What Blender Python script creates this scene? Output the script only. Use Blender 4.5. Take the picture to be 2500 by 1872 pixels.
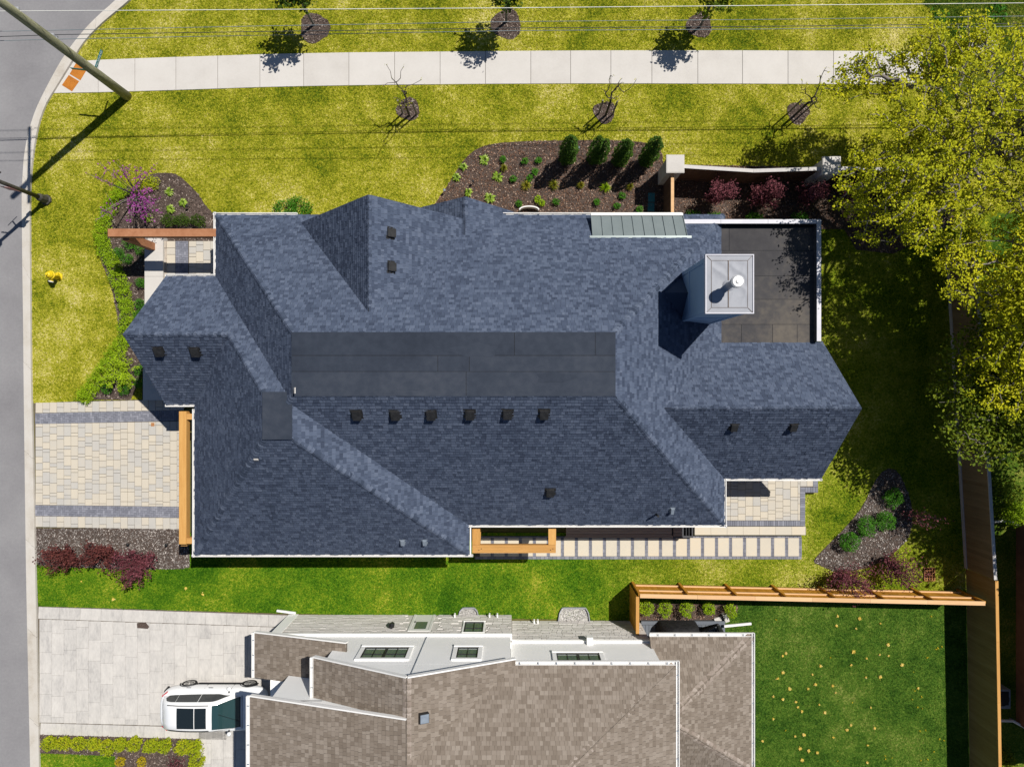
import bpy, math, random
import numpy as np
from mathutils import Vector, Matrix
random.seed(7); RNG = np.random.default_rng(11)
for _o in list(bpy.data.objects): bpy.data.objects.remove(_o)
SC = bpy.context.scene
COL = SC.collection
# ---------------------------------------------------------------- camera (drone, straight down)
H = 32.0; F = 1734.0; CU = 1250.0; CV = 936.0
cam_d = bpy.data.cameras.new('camera'); cam = bpy.data.objects.new('camera', cam_d); COL.objects.link(cam)
cam.location = (0, 0, H); cam.rotation_euler = (0, 0, 0)
cam_d.sensor_fit = 'HORIZONTAL'; cam_d.sensor_width = 36; cam_d.lens = 36*F/2500.0
cam_d.clip_start = 0.1; cam_d.clip_end = 2000
SC.camera = cam
# ---------------------------------------------------------------- sun and sky
KX, KY = 0.47, 0.41                       # shadow offset per metre of height
SUN = Vector((KX, KY, 1.0)).normalized()  # towards the sun
world = bpy.data.worlds.new('World'); SC.world = world; world.use_nodes = True
wn = world.node_tree.nodes; wl = world.node_tree.links
bg = wn.get('Background') or wn.new('ShaderNodeBackground')
sky = wn.new('ShaderNodeTexSky'); sky.sky_type = 'NISHITA'; sky.sun_disc = False
sky.sun_elevation = math.asin(SUN.z); sky.sun_rotation = math.atan2(KX, KY)
sky.air_density = 1.0; sky.dust_density = 0.3; sky.ozone_density = 4.0
wl.new(sky.outputs[0], bg.inputs[0]); bg.inputs[1].default_value = 0.05
sun_d = bpy.data.lights.new('sun', 'SUN'); sun = bpy.data.objects.new('sun', sun_d); COL.objects.link(sun)
sun_d.energy = 5.0; sun_d.angle = math.radians(0.5); sun_d.color = (1.0, 0.955, 0.87)
sun.rotation_euler = SUN.to_track_quat('Z', 'Y').to_euler(); sun.location = (20, 18, 45)
SC.view_settings.view_transform = 'Standard'; SC.view_settings.look = 'None'
SC.view_settings.exposure = 0.15; SC.view_settings.gamma = 1.0
SC.view_settings.use_curve_mapping = False

def P(u, v, z=0.0):                        # photo pixel + known height -> place in the world
    k = (H - z)/F
    return Vector(((u - CU)*k, (CV - v)*k, z))
def PX(u, z=0.0): return (u - CU)*(H - z)/F
def PY(v, z=0.0): return (CV - v)*(H - z)/F

# ---------------------------------------------------------------- mesh helpers
class MB:
    def __init__(s): s.v = []; s.f = []; s.r = []; s.dark = set()
    def add(s, vs, fs, r=None):
        n = len(s.v); s.v.extend([tuple(p) for p in vs])
        if r is None: r = random.random()
        for f in fs: s.f.append(tuple(i+n for i in f)); s.r.append(r)
    def box(s, x0, x1, y0, y1, z0, z1, r=None):
        s.add([(x0,y0,z0),(x1,y0,z0),(x1,y1,z0),(x0,y1,z0),(x0,y0,z1),(x1,y0,z1),(x1,y1,z1),(x0,y1,z1)],
              [(3,2,1,0),(4,5,6,7),(0,1,5,4),(1,2,6,5),(2,3,7,6),(3,0,4,7)], r)
    def obox(s, c, ax, ay, az, sx, sy, sz, r=None):
        c = Vector(c); ax = Vector(ax)*sx/2; ay = Vector(ay)*sy/2; az = Vector(az)*sz/2
        vs = [c+i*ax+j*ay+k*az for k in (-1,1) for (i,j) in ((-1,-1),(1,-1),(1,1),(-1,1))]
        s.add(vs, [(3,2,1,0),(4,5,6,7),(0,1,5,4),(1,2,6,5),(2,3,7,6),(3,0,4,7)], r)
    def beam(s, a, b, w, h, r=None, up=(0,0,1)):
        a = Vector(a); b = Vector(b); d = b-a; L = d.length
        if L < 1e-6: return
        d /= L; up = Vector(up)
        if abs(d.dot(up)) > .98: up = Vector((0,1,0))
        sx = d.cross(up).normalized(); uz = sx.cross(d)
        s.obox((a+b)/2, d, sx, uz, L, w, h, r)
    def prism(s, poly, z0, z1, r=None):
        n = len(poly); vs = [(p[0],p[1],z0) for p in poly]+[(p[0],p[1],z1) for p in poly]
        fs = [tuple(range(n-1,-1,-1)), tuple(range(n,2*n))]+[(i,(i+1)%n,n+(i+1)%n,n+i) for i in range(n)]
        s.add(vs, fs, r)
    def slab(s, poly3, t, r=None):          # planar polygon, thickened downwards
        p = [Vector(q) for q in poly3]; n = len(p)
        nz = sum(((p[i]-p[0]).cross(p[i+1]-p[0])).z for i in range(1,n-1))
        if nz < 0: p = p[::-1]
        vs = [q-Vector((0,0,t)) for q in p]+p
        fs = [tuple(range(n-1,-1,-1)), tuple(range(n,2*n))]+[(i,(i+1)%n,n+(i+1)%n,n+i) for i in range(n)]
        s.add(vs, fs, r)
    def tube(s, pts, rad, n=6, r=None, cap=True):
        pts = [Vector(p) for p in pts]
        if not hasattr(rad,'__len__'): rad = [rad]*len(pts)
        vs = []; fs = []; x = None
        for i, p in enumerate(pts):
            d = (pts[min(i+1,len(pts)-1)]-pts[max(i-1,0)])
            d = d.normalized() if d.length > 1e-9 else Vector((0,0,1))
            if x is None:
                x = d.orthogonal().normalized()
            else:
                x = x-d*x.dot(d)
                x = x.normalized() if x.length > 1e-6 else d.orthogonal().normalized()
            y = d.cross(x)
            for k in range(n):
                a = 2*math.pi*k/n; vs.append(p+(x*math.cos(a)+y*math.sin(a))*rad[i])
        for i in range(len(pts)-1):
            for k in range(n):
                fs.append((i*n+k, i*n+(k+1)%n, (i+1)*n+(k+1)%n, (i+1)*n+k))
        if cap: fs.append(tuple(range(n-1,-1,-1))); fs.append(tuple((len(pts)-1)*n+k for k in range(n)))
        s.add(vs, fs, r)
    def lathe(s, prof, c=(0,0,0), n=16, r=None, sq=None):
        cx,cy,cz = c; vs=[]; fs=[]
        for (rr,z) in prof:
            for k in range(n):
                a = 2*math.pi*(k+.5)/n; vs.append((cx+rr*math.cos(a), cy+rr*math.sin(a), cz+z))
        m = len(prof)
        for i in range(m-1):
            for k in range(n): fs.append((i*n+k, i*n+(k+1)%n, (i+1)*n+(k+1)%n, (i+1)*n+k))
        fs.append(tuple(range(n-1,-1,-1))); fs.append(tuple((m-1)*n+k for k in range(n)))
        s.add(vs, fs, r)
    def mesh(s, name, smooth=False):
        me = bpy.data.meshes.new(name); me.from_pydata(s.v, [], s.f)
        at = me.attributes.new('rnd','FLOAT','FACE'); at.data.foreach_set('value', s.r)
        if smooth: me.polygons.foreach_set('use_smooth', [True]*len(s.f))
        if s.dark: me.polygons.foreach_set('material_index', [1 if i in s.dark else 0 for i in range(len(s.f))])
        me.update(); return me
    def build(s, name, m, parent=None, smooth=False, **tags):
        return place(s.mesh(name, smooth), name, m, parent, **tags)

def thing(name, label, cat, loc=(0,0,0), rz=0, group=None, local=False):
    o = bpy.data.objects.new(name, None); COL.objects.link(o); o.empty_display_size = .2
    o.location = loc; o.rotation_euler = (0,0,rz); o['label'] = label; o['category'] = cat
    if group: o['group'] = group
    if local: LOCAL.add(o.name)
    return o
LOCAL = set()
def place(me, name, m, parent=None, loc=None, rot=None, **tags):   # meshes are in world space unless the root is local
    o = bpy.data.objects.new(name, me); COL.objects.link(o)
    if m is not None and len(me.materials) == 0: me.materials.append(m)
    if loc is not None: o.location = loc
    if rot is not None: o.rotation_euler = rot
    if parent is not None:
        root = parent
        while root.parent is not None: root = root.parent
        o.parent = parent
        if root.name not in LOCAL:
            bpy_off = WOFF.get(parent.name)
            if bpy_off is None: bpy_off = Vector(parent.location)
            o.matrix_parent_inverse = Matrix.Translation(-bpy_off)
        else: LOCAL.add(o.name)
        WOFF[o.name] = Vector(loc) if loc is not None else Vector((0,0,0))
    for k, val in tags.items():
        if val is not None: o[k] = val
    return o
WOFF = {}
def copy_tree(o, parent=None):
    c = o.copy(); COL.objects.link(c); c.parent = parent
    if parent is not None: c.matrix_parent_inverse = o.matrix_parent_inverse.copy()
    for ch in list(o.children): copy_tree(ch, c)
    return c
_bc = {}
def boxmesh(sx, sy, sz, ch, m, key=''):     # block with chamfered upper edges, shared between alike pieces
    k = (round(sx,3),round(sy,3),round(sz,3),ch,m.name,key)
    if k in _bc: return _bc[k]
    b = MB(); x=sx/2; y=sy/2; c=min(ch, x*.4, y*.4)
    vs=[(-x,-y,0),(x,-y,0),(x,y,0),(-x,y,0),(-x,-y,sz-c),(x,-y,sz-c),(x,y,sz-c),(-x,y,sz-c),
        (-x+c,-y+c,sz),(x-c,-y+c,sz),(x-c,y-c,sz),(-x+c,y-c,sz)]
    fs=[(0,1,5,4),(1,2,6,5),(2,3,7,6),(3,0,4,7),(4,5,9,8),(5,6,10,9),(6,7,11,10),(7,4,8,11),(8,9,10,11),(3,2,1,0)]
    b.add(vs,fs,0.0); me=b.mesh('block'); me.materials.append(m); _bc[k]=me; return me
def pieces(name, items, m, parent, limit=300, ch=.006, key=None):
    """items: (cx,cy,z0,sx,sy,sz[,rotz[,tilt]]); the largest `limit` become parts, the rest one joined part"""
    items = sorted(items, key=key or (lambda t:-(t[3]*t[4])))
    for t in items[:limit]:
        rz = t[6] if len(t)>6 else 0.0
        tx = t[7] if len(t)>7 else 0.0
        place(boxmesh(t[3],t[4],t[5],ch,m), name, None, parent, loc=(t[0],t[1],t[2]), rot=(tx,0,rz))
    rest = items[limit:]
    if rest:
        b = MB()
        for t in rest:
            rz = t[6] if len(t)>6 else 0.0
            me = boxmesh(t[3],t[4],t[5],ch,m); R = Matrix.Rotation(rz,3,'Z'); o = Vector(t[:3])
            b.add([R@v.co+o for v in me.vertices],[tuple(p.vertices) for p in me.polygons])
        b.build(name+'s', m, parent, kind='stuff')

# ---------------------------------------------------------------- polygons
def inpoly(pts, poly):
    x = pts[:,0]; y = pts[:,1]; ins = np.zeros(len(pts), bool); n = len(poly)
    for i in range(n):
        x0,y0 = poly[i][:2]; x1,y1 = poly[(i+1)%n][:2]
        c = (y0 > y) != (y1 > y)
        if y1 != y0: ins ^= c & (x < (x1-x0)*(y-y0)/(y1-y0)+x0)
    return ins
def smooth_poly(pts, n=2):
    p = [Vector(q[:2]) for q in pts]
    for _ in range(n):
        q = []
        for i in range(len(p)):
            a = p[i]; b = p[(i+1)%len(p)]; q += [a*.75+b*.25, a*.25+b*.75]
        p = q
    return p
def clip_convex(poly, clip):
    out = poly
    for i in range(len(clip)):
        ax,ay = clip[i]; bx,by = clip[(i+1)%len(clip)]; inp = out; out = []
        if not inp: break
        def sd(p): return (bx-ax)*(p[1]-ay)-(by-ay)*(p[0]-ax)
        for j in range(len(inp)):
            p = inp[j]; q = inp[(j+1)%len(inp)]; sp = sd(p); sq = sd(q)
            if sp >= 0: out.append(p)
            if (sp >= 0) != (sq >= 0):
                t = sp/(sp-sq); out.append((p[0]+t*(q[0]-p[0]), p[1]+t*(q[1]-p[1])))
    return out

# ---------------------------------------------------------------- materials
def ramp_mat(name, cols, rough=.85, rnd=0.0, noise=(), bump=None, metal=0.0, spec=.25, transl=0.0, coat=0.0, stretch=None, gain=1.0, cols2=None, blend=None):
    m = bpy.data.materials.new(name); m.use_nodes = True; nt = m.node_tree; N = nt.nodes; L = nt.links
    bs = N.get('Principled BSDF'); out = N.get('Material Output')
    geo = N.new('ShaderNodeNewGeometry'); pos = geo.outputs['Position']
    if stretch is not None:
        mp = N.new('ShaderNodeMapping'); mp.inputs['Scale'].default_value = stretch; L.new(pos, mp.inputs['Vector']); pos2 = mp.outputs[0]
    else: pos2 = pos
    def math_(op, a, b):
        n = N.new('ShaderNodeMath'); n.operation = op
        for i, x in enumerate((a,b)):
            if isinstance(x,(int,float)): n.inputs[i].default_value = x
            else: L.new(x, n.inputs[i])
        return n.outputs[0]
    tot = None; wsum = 0
    if rnd:
        at = N.new('ShaderNodeAttribute'); at.attribute_name = 'rnd'
        oi = N.new('ShaderNodeObjectInfo')
        fr = math_('FRACT', math_('ADD', at.outputs['Fac'], oi.outputs['Random']), 0)
        tot = math_('MULTIPLY', fr, rnd); wsum += rnd
    for i, (sc, w) in enumerate(noise):
        nz = N.new('ShaderNodeTexNoise'); nz.inputs['Scale'].default_value = sc; nz.inputs['Detail'].default_value = 4
        nz.inputs['Roughness'].default_value = .6
        L.new(pos2, nz.inputs['Vector'])
        st = N.new('ShaderNodeMapRange'); st.inputs[1].default_value = .28; st.inputs[2].default_value = .72
        L.new(nz.outputs['Fac'], st.inputs[0])
        t = math_('MULTIPLY', st.outputs[0], w); wsum += w
        tot = t if tot is None else math_('ADD', tot, t)
    if tot is not None:
        cr = N.new('ShaderNodeValToRGB'); el = cr.color_ramp.elements
        fac = math_('DIVIDE', tot, wsum)
        if gain != 1.0: fac = math_('ADD', math_('MULTIPLY', math_('SUBTRACT', fac, .5), gain), .5)
        for i, (p, c) in enumerate(cols):
            e = el[i] if i < 2 else el.new(p)
            e.position = p; e.color = (*c, 1)
        if len(cols) == 1: el[1].color = (*cols[0][1],1)
        L.new(fac, cr.inputs[0]); colout = cr.outputs[0]
        if cols2 is not None:                 # a second sward takes over along x, with a ragged border
            c2 = N.new('ShaderNodeValToRGB'); e2 = c2.color_ramp.elements
            for i, (p, c) in enumerate(cols2):
                e = e2[i] if i < 2 else e2.new(p)
                e.position = p; e.color = (*c, 1)
            L.new(fac, c2.inputs[0]); sx = N.new('ShaderNodeSeparateXYZ'); L.new(pos, sx.inputs[0])
            n3 = N.new('ShaderNodeTexNoise'); n3.inputs['Scale'].default_value = .5; L.new(pos, n3.inputs['Vector'])
            xx = math_('ADD', sx.outputs[0], math_('MULTIPLY', math_('SUBTRACT', n3.outputs['Fac'], .5), 5.0))
            mr = N.new('ShaderNodeMapRange'); mr.inputs[1].default_value = blend[0]; mr.inputs[2].default_value = blend[1]; L.new(xx, mr.inputs[0])
            mxc = N.new('ShaderNodeMixRGB'); L.new(mr.outputs[0], mxc.inputs[0]); L.new(cr.outputs[0], mxc.inputs[1]); L.new(c2.outputs[0], mxc.inputs[2]); colout = mxc.outputs[0]
        L.new(colout, bs.inputs['Base Color'])
    else:
        bs.inputs['Base Color'].default_value = (*cols[0][1],1); colout = None
    bs.inputs['Roughness'].default_value = rough; bs.inputs['Metallic'].default_value = metal
    bs.inputs['Specular IOR Level'].default_value = spec
    if coat: bs.inputs['Coat Weight'].default_value = coat; bs.inputs['Coat Roughness'].default_value = .06
    if bump:
        bn = N.new('ShaderNodeTexNoise'); bn.inputs['Scale'].default_value = bump[0]; bn.inputs['Detail'].default_value = 3
        L.new(pos2, bn.inputs['Vector'])
        bp = N.new('ShaderNodeBump'); bp.inputs['Strength'].default_value = bump[1]; bp.inputs['Distance'].default_value = bump[2] if len(bump)>2 else .02
        L.new(bn.outputs['Fac'], bp.inputs['Height']); L.new(bp.outputs[0], bs.inputs['Normal'])
    if transl:
        tr = N.new('ShaderNodeBsdfTranslucent'); mx = N.new('ShaderNodeMixShader'); mx.inputs[0].default_value = transl
        if colout is not None: L.new(colout, tr.inputs['Color'])
        else: tr.inputs['Color'].default_value = (*cols[0][1],1)
        L.new(bs.outputs[0], mx.inputs[1]); L.new(tr.outputs[0], mx.inputs[2]); L.new(mx.outputs[0], out.inputs['Surface'])
    return m
def glass_mat(name, col, rough=.03):
    m = bpy.data.materials.new(name); m.use_nodes = True; b = m.node_tree.nodes['Principled BSDF']
    b.inputs['Base Color'].default_value = (*col,1); b.inputs['Roughness'].default_value = rough
    b.inputs['Specular IOR Level'].default_value = .8; return m

# ---------------------------------------------------------------- leaves
def leaf_mesh(name, pts, size, up=.5, asp=.55, rnd=None, jit=.45):
    n = len(pts); pts = np.asarray(pts, float)
    d = RNG.normal(size=(n,3)); d /= np.linalg.norm(d,axis=1)[:,None]
    nrm = RNG.normal(size=(n,3)); nrm[:,2] += up*3; nrm /= np.linalg.norm(nrm,axis=1)[:,None]
    d = d-nrm*np.sum(d*nrm,1)[:,None]; d /= np.linalg.norm(d,axis=1)[:,None]+1e-9
    w = np.cross(nrm,d)
    s = (size*(1-jit+2*jit*RNG.random(n)))[:,None]
    V = np.empty((n,4,3)); V[:,0] = pts-d*s*.5; V[:,1] = pts+w*s*asp*.5-d*s*.05; V[:,2] = pts+d*s*.5; V[:,3] = pts-w*s*asp*.5-d*s*.05
    me = bpy.data.meshes.new(name)
    me.vertices.add(4*n); me.vertices.foreach_set('co', V.reshape(-1))
    me.loops.add(4*n); me.loops.foreach_set('vertex_index', np.arange(4*n,dtype=np.int32))
    me.polygons.add(n); me.polygons.foreach_set('loop_start', np.arange(0,4*n,4,dtype=np.int32))
    me.polygons.foreach_set('loop_total', np.full(n,4,np.int32))
    me.update(calc_edges=True)
    at = me.attributes.new('rnd','FLOAT','FACE'); at.data.foreach_set('value', RNG.random(n) if rnd is None else rnd)
    return me
def ell_pts(n, c, r, shell=.55):            # points in the outer shell of an ellipsoid
    d = RNG.normal(size=(n,3)); d /= np.linalg.norm(d,axis=1)[:,None]
    k = shell+(1-shell)*RNG.random(n)**.6
    return np.asarray(c)+d*k[:,None]*np.asarray(r)
# ================================================================ materials
MT = {}
MT['asphalt'] = ramp_mat('asphalt', [(0,(.16,.155,.165)),(.5,(.215,.21,.22)),(1,(.275,.27,.275))], .9, noise=[(.35,.6),(9,.25),(60,.6)], gain=1.4, bump=(120,.3,.006))
MT['concrete'] = ramp_mat('concrete', [(0,(.42,.395,.37)),(.5,(.51,.485,.46)),(1,(.57,.545,.52))], .85, rnd=.35, noise=[(.8,.6),(14,.3),(120,.3)], bump=(150,.2,.004))
MT['kerb'] = ramp_mat('kerb_concrete', [(0,(.36,.315,.265)),(.4,(.48,.445,.40)),(1,(.56,.535,.51))], .85, rnd=.3, noise=[(1.4,.7),(18,.3)], bump=(140,.2,.004))
MT['soil'] = ramp_mat('ground_soil', [(0,(.06,.06,.02)),(1,(.16,.14,.04))], 1, noise=[(.2,1),(4,.6)])
MT['joint'] = ramp_mat('joint_sand', [(0,(.09,.075,.06)),(1,(.15,.125,.10))], 1, noise=[(20,1)])
DRY=[(.04,(.055,.100,.006)),(.28,(.165,.196,.010)),(.54,(.325,.318,.019)),(.78,(.475,.438,.070)),(1,(.66,.58,.27))]
FRESH_SHADE=[(.04,(.034,.085,.005)),(.28,(.105,.168,.008)),(.54,(.215,.262,.014)),(.78,(.36,.37,.045)),(1,(.55,.50,.18))]  # mix of dry and green, darkened partly to deepen shade on the rear lawn
GRN=[(.05,(.022,.080,.004)),(.32,(.058,.150,.007)),(.58,(.115,.215,.010)),(.82,(.24,.30,.018)),(1,(.42,.39,.06))]
DEEP=[(.05,(.016,.050,.006)),(.34,(.044,.105,.012)),(.60,(.082,.155,.018)),(.82,(.135,.205,.030)),(1,(.24,.26,.07))]
LN=[(.11,.50),(.42,.70),(1.6,.40),(9,.7),(24,1.0)]
def lawn_mat(name, cols, **k): return ramp_mat(name, cols, 1, noise=LN, gain=2.35, bump=(30,1.0,.06), spec=.05, **k)
def blade_mat(name, cols, **k): return ramp_mat(name, cols, .9, rnd=.75, noise=[(.11,.4),(.42,.7),(1.6,.4),(9,.5)], gain=2.1, spec=.05, transl=.25, **k)
MT['lawn'] = lawn_mat('lawn_dry', DRY); MT['lawn_g'] = lawn_mat('lawn_green', GRN, cols2=FRESH_SHADE, blend=(2.6,7.2)); MT['lawn_d'] = lawn_mat('lawn_deep', DEEP)
MT['blade'] = blade_mat('grass_blade_dry', DRY); MT['blade_g'] = blade_mat('grass_blade_green', GRN, cols2=FRESH_SHADE, blend=(2.6,7.2)); MT['blade_d'] = blade_mat('grass_blade_deep', DEEP)
MT['lawn_e'] = lawn_mat('lawn_fresh_shade', FRESH_SHADE); MT['blade_e'] = blade_mat('grass_blade_fresh_shade', FRESH_SHADE)
ROUGH=[(.05,(.020,.055,.005)),(.34,(.050,.105,.010)),(.60,(.095,.150,.016)),(.82,(.17,.20,.03)),(1,(.34,.30,.08))]
MT['lawn_r'] = lawn_mat('lawn_rough', ROUGH); MT['blade_r'] = blade_mat('grass_blade_rough', ROUGH)
MT['straw'] = ramp_mat('dead_straw', [(0,(.55,.36,.04)),(.6,(.70,.52,.08)),(1,(.78,.66,.32))], .95, rnd=1)
MT['mulch'] = ramp_mat('mulch', [(0,(.035,.024,.02)),(.5,(.085,.062,.052)),(1,(.19,.145,.125))], 1, noise=[(.6,.4),(16,.6),(45,.8)], bump=(40,.9,.05))
MT['chip'] = ramp_mat('mulch_chip', [(0,(.03,.02,.017)),(.45,(.10,.07,.058)),(.8,(.22,.165,.14)),(1,(.42,.36,.32))], .95, rnd=1)
MT['chip_red'] = ramp_mat('mulch_chip_red', [(0,(.04,.022,.015)),(.45,(.14,.075,.05)),(.8,(.26,.15,.1)),(1,(.44,.34,.27))], .95, rnd=1)
MT['chip_grey'] = ramp_mat('mulch_chip_grey', [(0,(.06,.05,.046)),(.45,(.16,.14,.13)),(.8,(.3,.27,.25)),(1,(.55,.5,.47))], .95, rnd=1)
MT['gravel'] = ramp_mat('gravel', [(0,(.18,.17,.165)),(1,(.7,.68,.66))], .9, rnd=1, noise=[(60,.6)], bump=(60,.8,.03))
MT['paver'] = ramp_mat('paver_cream', [(0,(.385,.375,.36)),(.3,(.44,.42,.39)),(.6,(.49,.445,.375)),(.88,(.53,.475,.39)),(1,(.55,.465,.32))], .85, rnd=.8, noise=[(2,.3),(30,.2)], bump=(90,.25,.004))
MT['paver_g'] = ramp_mat('paver_charcoal', [(0,(.13,.135,.165)),(.6,(.20,.205,.245)),(1,(.29,.295,.34))], .85, rnd=.7, noise=[(3,.3),(60,.2)], bump=(90,.25,.004))
MT['slab_w'] = ramp_mat('slab_pale', [(0,(.36,.345,.335)),(.4,(.465,.445,.425)),(.75,(.525,.50,.475)),(1,(.56,.54,.51))], .8, rnd=.35, noise=[(1.6,.6),(7,.5)], gain=1.4, bump=(60,.15,.004), stretch=(2.2,.8,1))
MT['slab_c'] = ramp_mat('slab_cream', [(0,(.47,.435,.375)),(.5,(.54,.49,.405)),(1,(.58,.49,.365))], .8, rnd=.6, noise=[(1.6,.4),(9,.2)], bump=(70,.15,.004))
MT['shingle'] = ramp_mat('shingle_slate', [(0,(.032,.042,.070)),(.3,(.054,.070,.111)),(.6,(.072,.092,.141)),(.85,(.089,.111,.165)),(1,(.118,.141,.198))], .9, rnd=.8, noise=[(.4,.18),(3,.12),(160,.2)], gain=1.2, bump=(220,.35,.004), spec=.12)
MT['shingle_cap'] = ramp_mat('shingle_slate_cap', [(0,(.026,.036,.060)),(.5,(.064,.082,.126)),(1,(.118,.142,.20))], .9, rnd=1, noise=[(160,.15)], bump=(220,.35,.004), spec=.12)
MT['shingle_b'] = ramp_mat('shingle_taupe', [(0,(.134,.107,.086)),(.35,(.180,.148,.121)),(.7,(.224,.188,.158)),(1,(.285,.245,.21))], .9, rnd=.75, noise=[(.5,.14),(3,.1),(160,.25)], gain=1.1, bump=(220,.35,.004), spec=.15)
MT['shingle_bcap'] = ramp_mat('shingle_taupe_cap', [(0,(.19,.15,.125)),(1,(.36,.31,.275))], .9, rnd=1, noise=[(160,.25)], bump=(220,.35,.004), spec=.15)
MT['edge'] = ramp_mat('asphalt_edge', [(0,(.012,.014,.02)),(1,(.022,.025,.034))], .9, noise=[(20,1)])
MT['felt'] = ramp_mat('roof_membrane', [(0,(.016,.022,.036)),(.5,(.027,.035,.053)),(1,(.044,.052,.071))], .8, rnd=.35, noise=[(.5,.5),(4,.4),(180,.4)], gain=1.4, bump=(200,.3,.004), spec=.25)
MT['felt_b'] = ramp_mat('roof_membrane_worn', [(0,(.030,.029,.034)),(.5,(.050,.048,.052)),(1,(.115,.10,.085))], .8, rnd=.3, noise=[(.3,.8),(4,.4),(180,.3)], gain=1.5, bump=(200,.3,.004), spec=.25)
MT['white'] = ramp_mat('white_metal', [(0,(.70,.69,.68)),(1,(.82,.81,.80))], .45, noise=[(1.5,1),(12,.4)])
MT['stucco'] = ramp_mat('white_stucco', [(0,(.83,.83,.825)),(1,(.90,.895,.89))], .9, noise=[(.7,1),(40,.3)], bump=(200,.15,.003))
MT['stone'] = ramp_mat('pale_stone', [(0,(.48,.45,.43)),(.5,(.60,.575,.555)),(1,(.70,.67,.65))], .9, rnd=.7, noise=[(4,.4),(30,.3)], bump=(40,.5,.01))
MT['siding'] = ramp_mat('pale_siding', [(0,(.30,.42,.56)),(1,(.37,.49,.63))], .7, noise=[(1,1),(20,.3)])  # blue tint puts the skylit shade into the light grey siding colour
MT['darkwall'] = ramp_mat('dark_siding', [(0,(.06,.06,.065)),(1,(.09,.09,.1))], .8, noise=[(2,1)])
MT['brownwall'] = ramp_mat('limestone_wall', [(0,(.3,.26,.22)),(1,(.46,.4,.34))], .9, noise=[(3,1),(20,.4)], bump=(30,.4,.01))
def wood(name, a, b, c, st=(1,1,1)):
    return ramp_mat(name, [(0,a),(.5,b),(1,c)], .75, rnd=.5, noise=[(2.5,.5),(22,.35)], bump=(60,.25,.004), stretch=st)
MT['cedar'] = wood('cedar', (.32,.16,.045), (.48,.25,.075), (.60,.34,.12), (.5,5,5))
MT['cedar_y'] = wood('cedar_along_y', (.34,.17,.045), (.50,.26,.075), (.62,.36,.12), (5,.5,5))
MT['cedar_cap'] = wood('cedar_cap', (.50,.30,.15), (.64,.40,.21), (.70,.47,.27), (.5,5,5))
MT['cedar_board'] = wood('cedar_board', (.30,.125,.012), (.50,.225,.022), (.62,.31,.04), (6,6,.5))
MT['deck_wood'] = wood('deck_wood', (.26,.18,.14), (.36,.26,.205), (.46,.35,.28), (.6,5,5))
MT['fence_old'] = wood('fence_weathered', (.13,.088,.045), (.21,.15,.078), (.30,.22,.125), (6,6,.5))
MT['fence_mid'] = wood('fence_new_brown', (.17,.105,.035), (.27,.175,.06), (.36,.25,.10), (6,6,.5))
MT['fence_brown'] = wood('fence_stained', (.085,.045,.03), (.125,.068,.045), (.17,.10,.068), (6,6,.5))
MT['cap_grey'] = wood('cap_weathered', (.36,.35,.36), (.48,.46,.45), (.58,.55,.53), (4,4,4))
MT['corten'] = ramp_mat('corten_steel', [(0,(.20,.075,.03)),(.5,(.34,.15,.075)),(1,(.42,.21,.115))], .8, noise=[(1.2,.8),(9,.5),(60,.3)], bump=(90,.2,.004))
MT['steel'] = ramp_mat('galvanised_sheet', [(0,(.27,.28,.315)),(1,(.34,.35,.385))], .6, noise=[(3,1),(9,.4)], spec=.15)
MT['capmetal'] = ramp_mat('parapet_metal', [(0,(.46,.46,.52)),(1,(.62,.61,.66))], .5, noise=[(1.2,1),(7,.5)])
MT['seam'] = ramp_mat('standing_seam', [(0,(.20,.235,.24)),(1,(.25,.285,.29))], .4, metal=.35, noise=[(1.5,1),(20,.3)])
MT['blackmetal'] = ramp_mat('black_metal', [(0,(.012,.012,.013)),(1,(.03,.03,.032))], .5, noise=[(8,1)])
MT['bluegrey'] = ramp_mat('grey_plastic', [(0,(.16,.19,.24)),(1,(.22,.26,.31))], .6, noise=[(8,1)])
MT['pole'] = ramp_mat('pole_wood', [(0,(.12,.125,.07)),(.5,(.25,.25,.16)),(1,(.40,.38,.27))], .95, noise=[(3,.6),(25,.6)], gain=1.5, bump=(40,.6,.01), stretch=(3,3,.25))
MT['wire'] = ramp_mat('wire_grey', [(0,(.12,.16,.18)),(1,(.22,.26,.28))], .5, noise=[(.5,1)])
MT['wire_l'] = ramp_mat('wire_pale', [(0,(.7,.69,.64)),(1,(.8,.8,.78))], .5, noise=[(.5,1)])
MT['wire_d'] = ramp_mat('wire_dark', [(0,(.03,.035,.04)),(1,(.06,.065,.07))], .5, noise=[(.5,1)])
MT['lamp'] = ramp_mat('lamp_black', [(0,(.035,.033,.03)),(1,(.075,.07,.062))], .5, noise=[(6,1)])
MT['signgreen'] = ramp_mat('sign_teal', [(0,(.0,.16,.20)),(1,(.0,.20,.24))], .4, noise=[(6,1)])
MT['signred'] = ramp_mat('sign_maroon', [(0,(.30,.13,.13)),(1,(.38,.18,.17))], .5, noise=[(6,1)])
MT['letter'] = ramp_mat('sign_letters', [(0,(.75,.78,.78))], .5)
MT['yellow'] = ramp_mat('hydrant_yellow', [(0,(.60,.43,.01)),(1,(.72,.55,.02))], .45, noise=[(5,1),(30,.5)])
MT['hyd_cap'] = ramp_mat('hydrant_cap', [(0,(.4,.4,.4)),(1,(.6,.6,.6))], .5, noise=[(15,1)])
MT['seamtar'] = ramp_mat('seam_tar', [(0,(.006,.007,.009)),(1,(.014,.015,.018))], .7, noise=[(8,1)])
MT['rivet'] = ramp_mat('sealant_brown', [(0,(.10,.075,.06)),(1,(.16,.12,.10))], .8, noise=[(12,1)])
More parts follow.
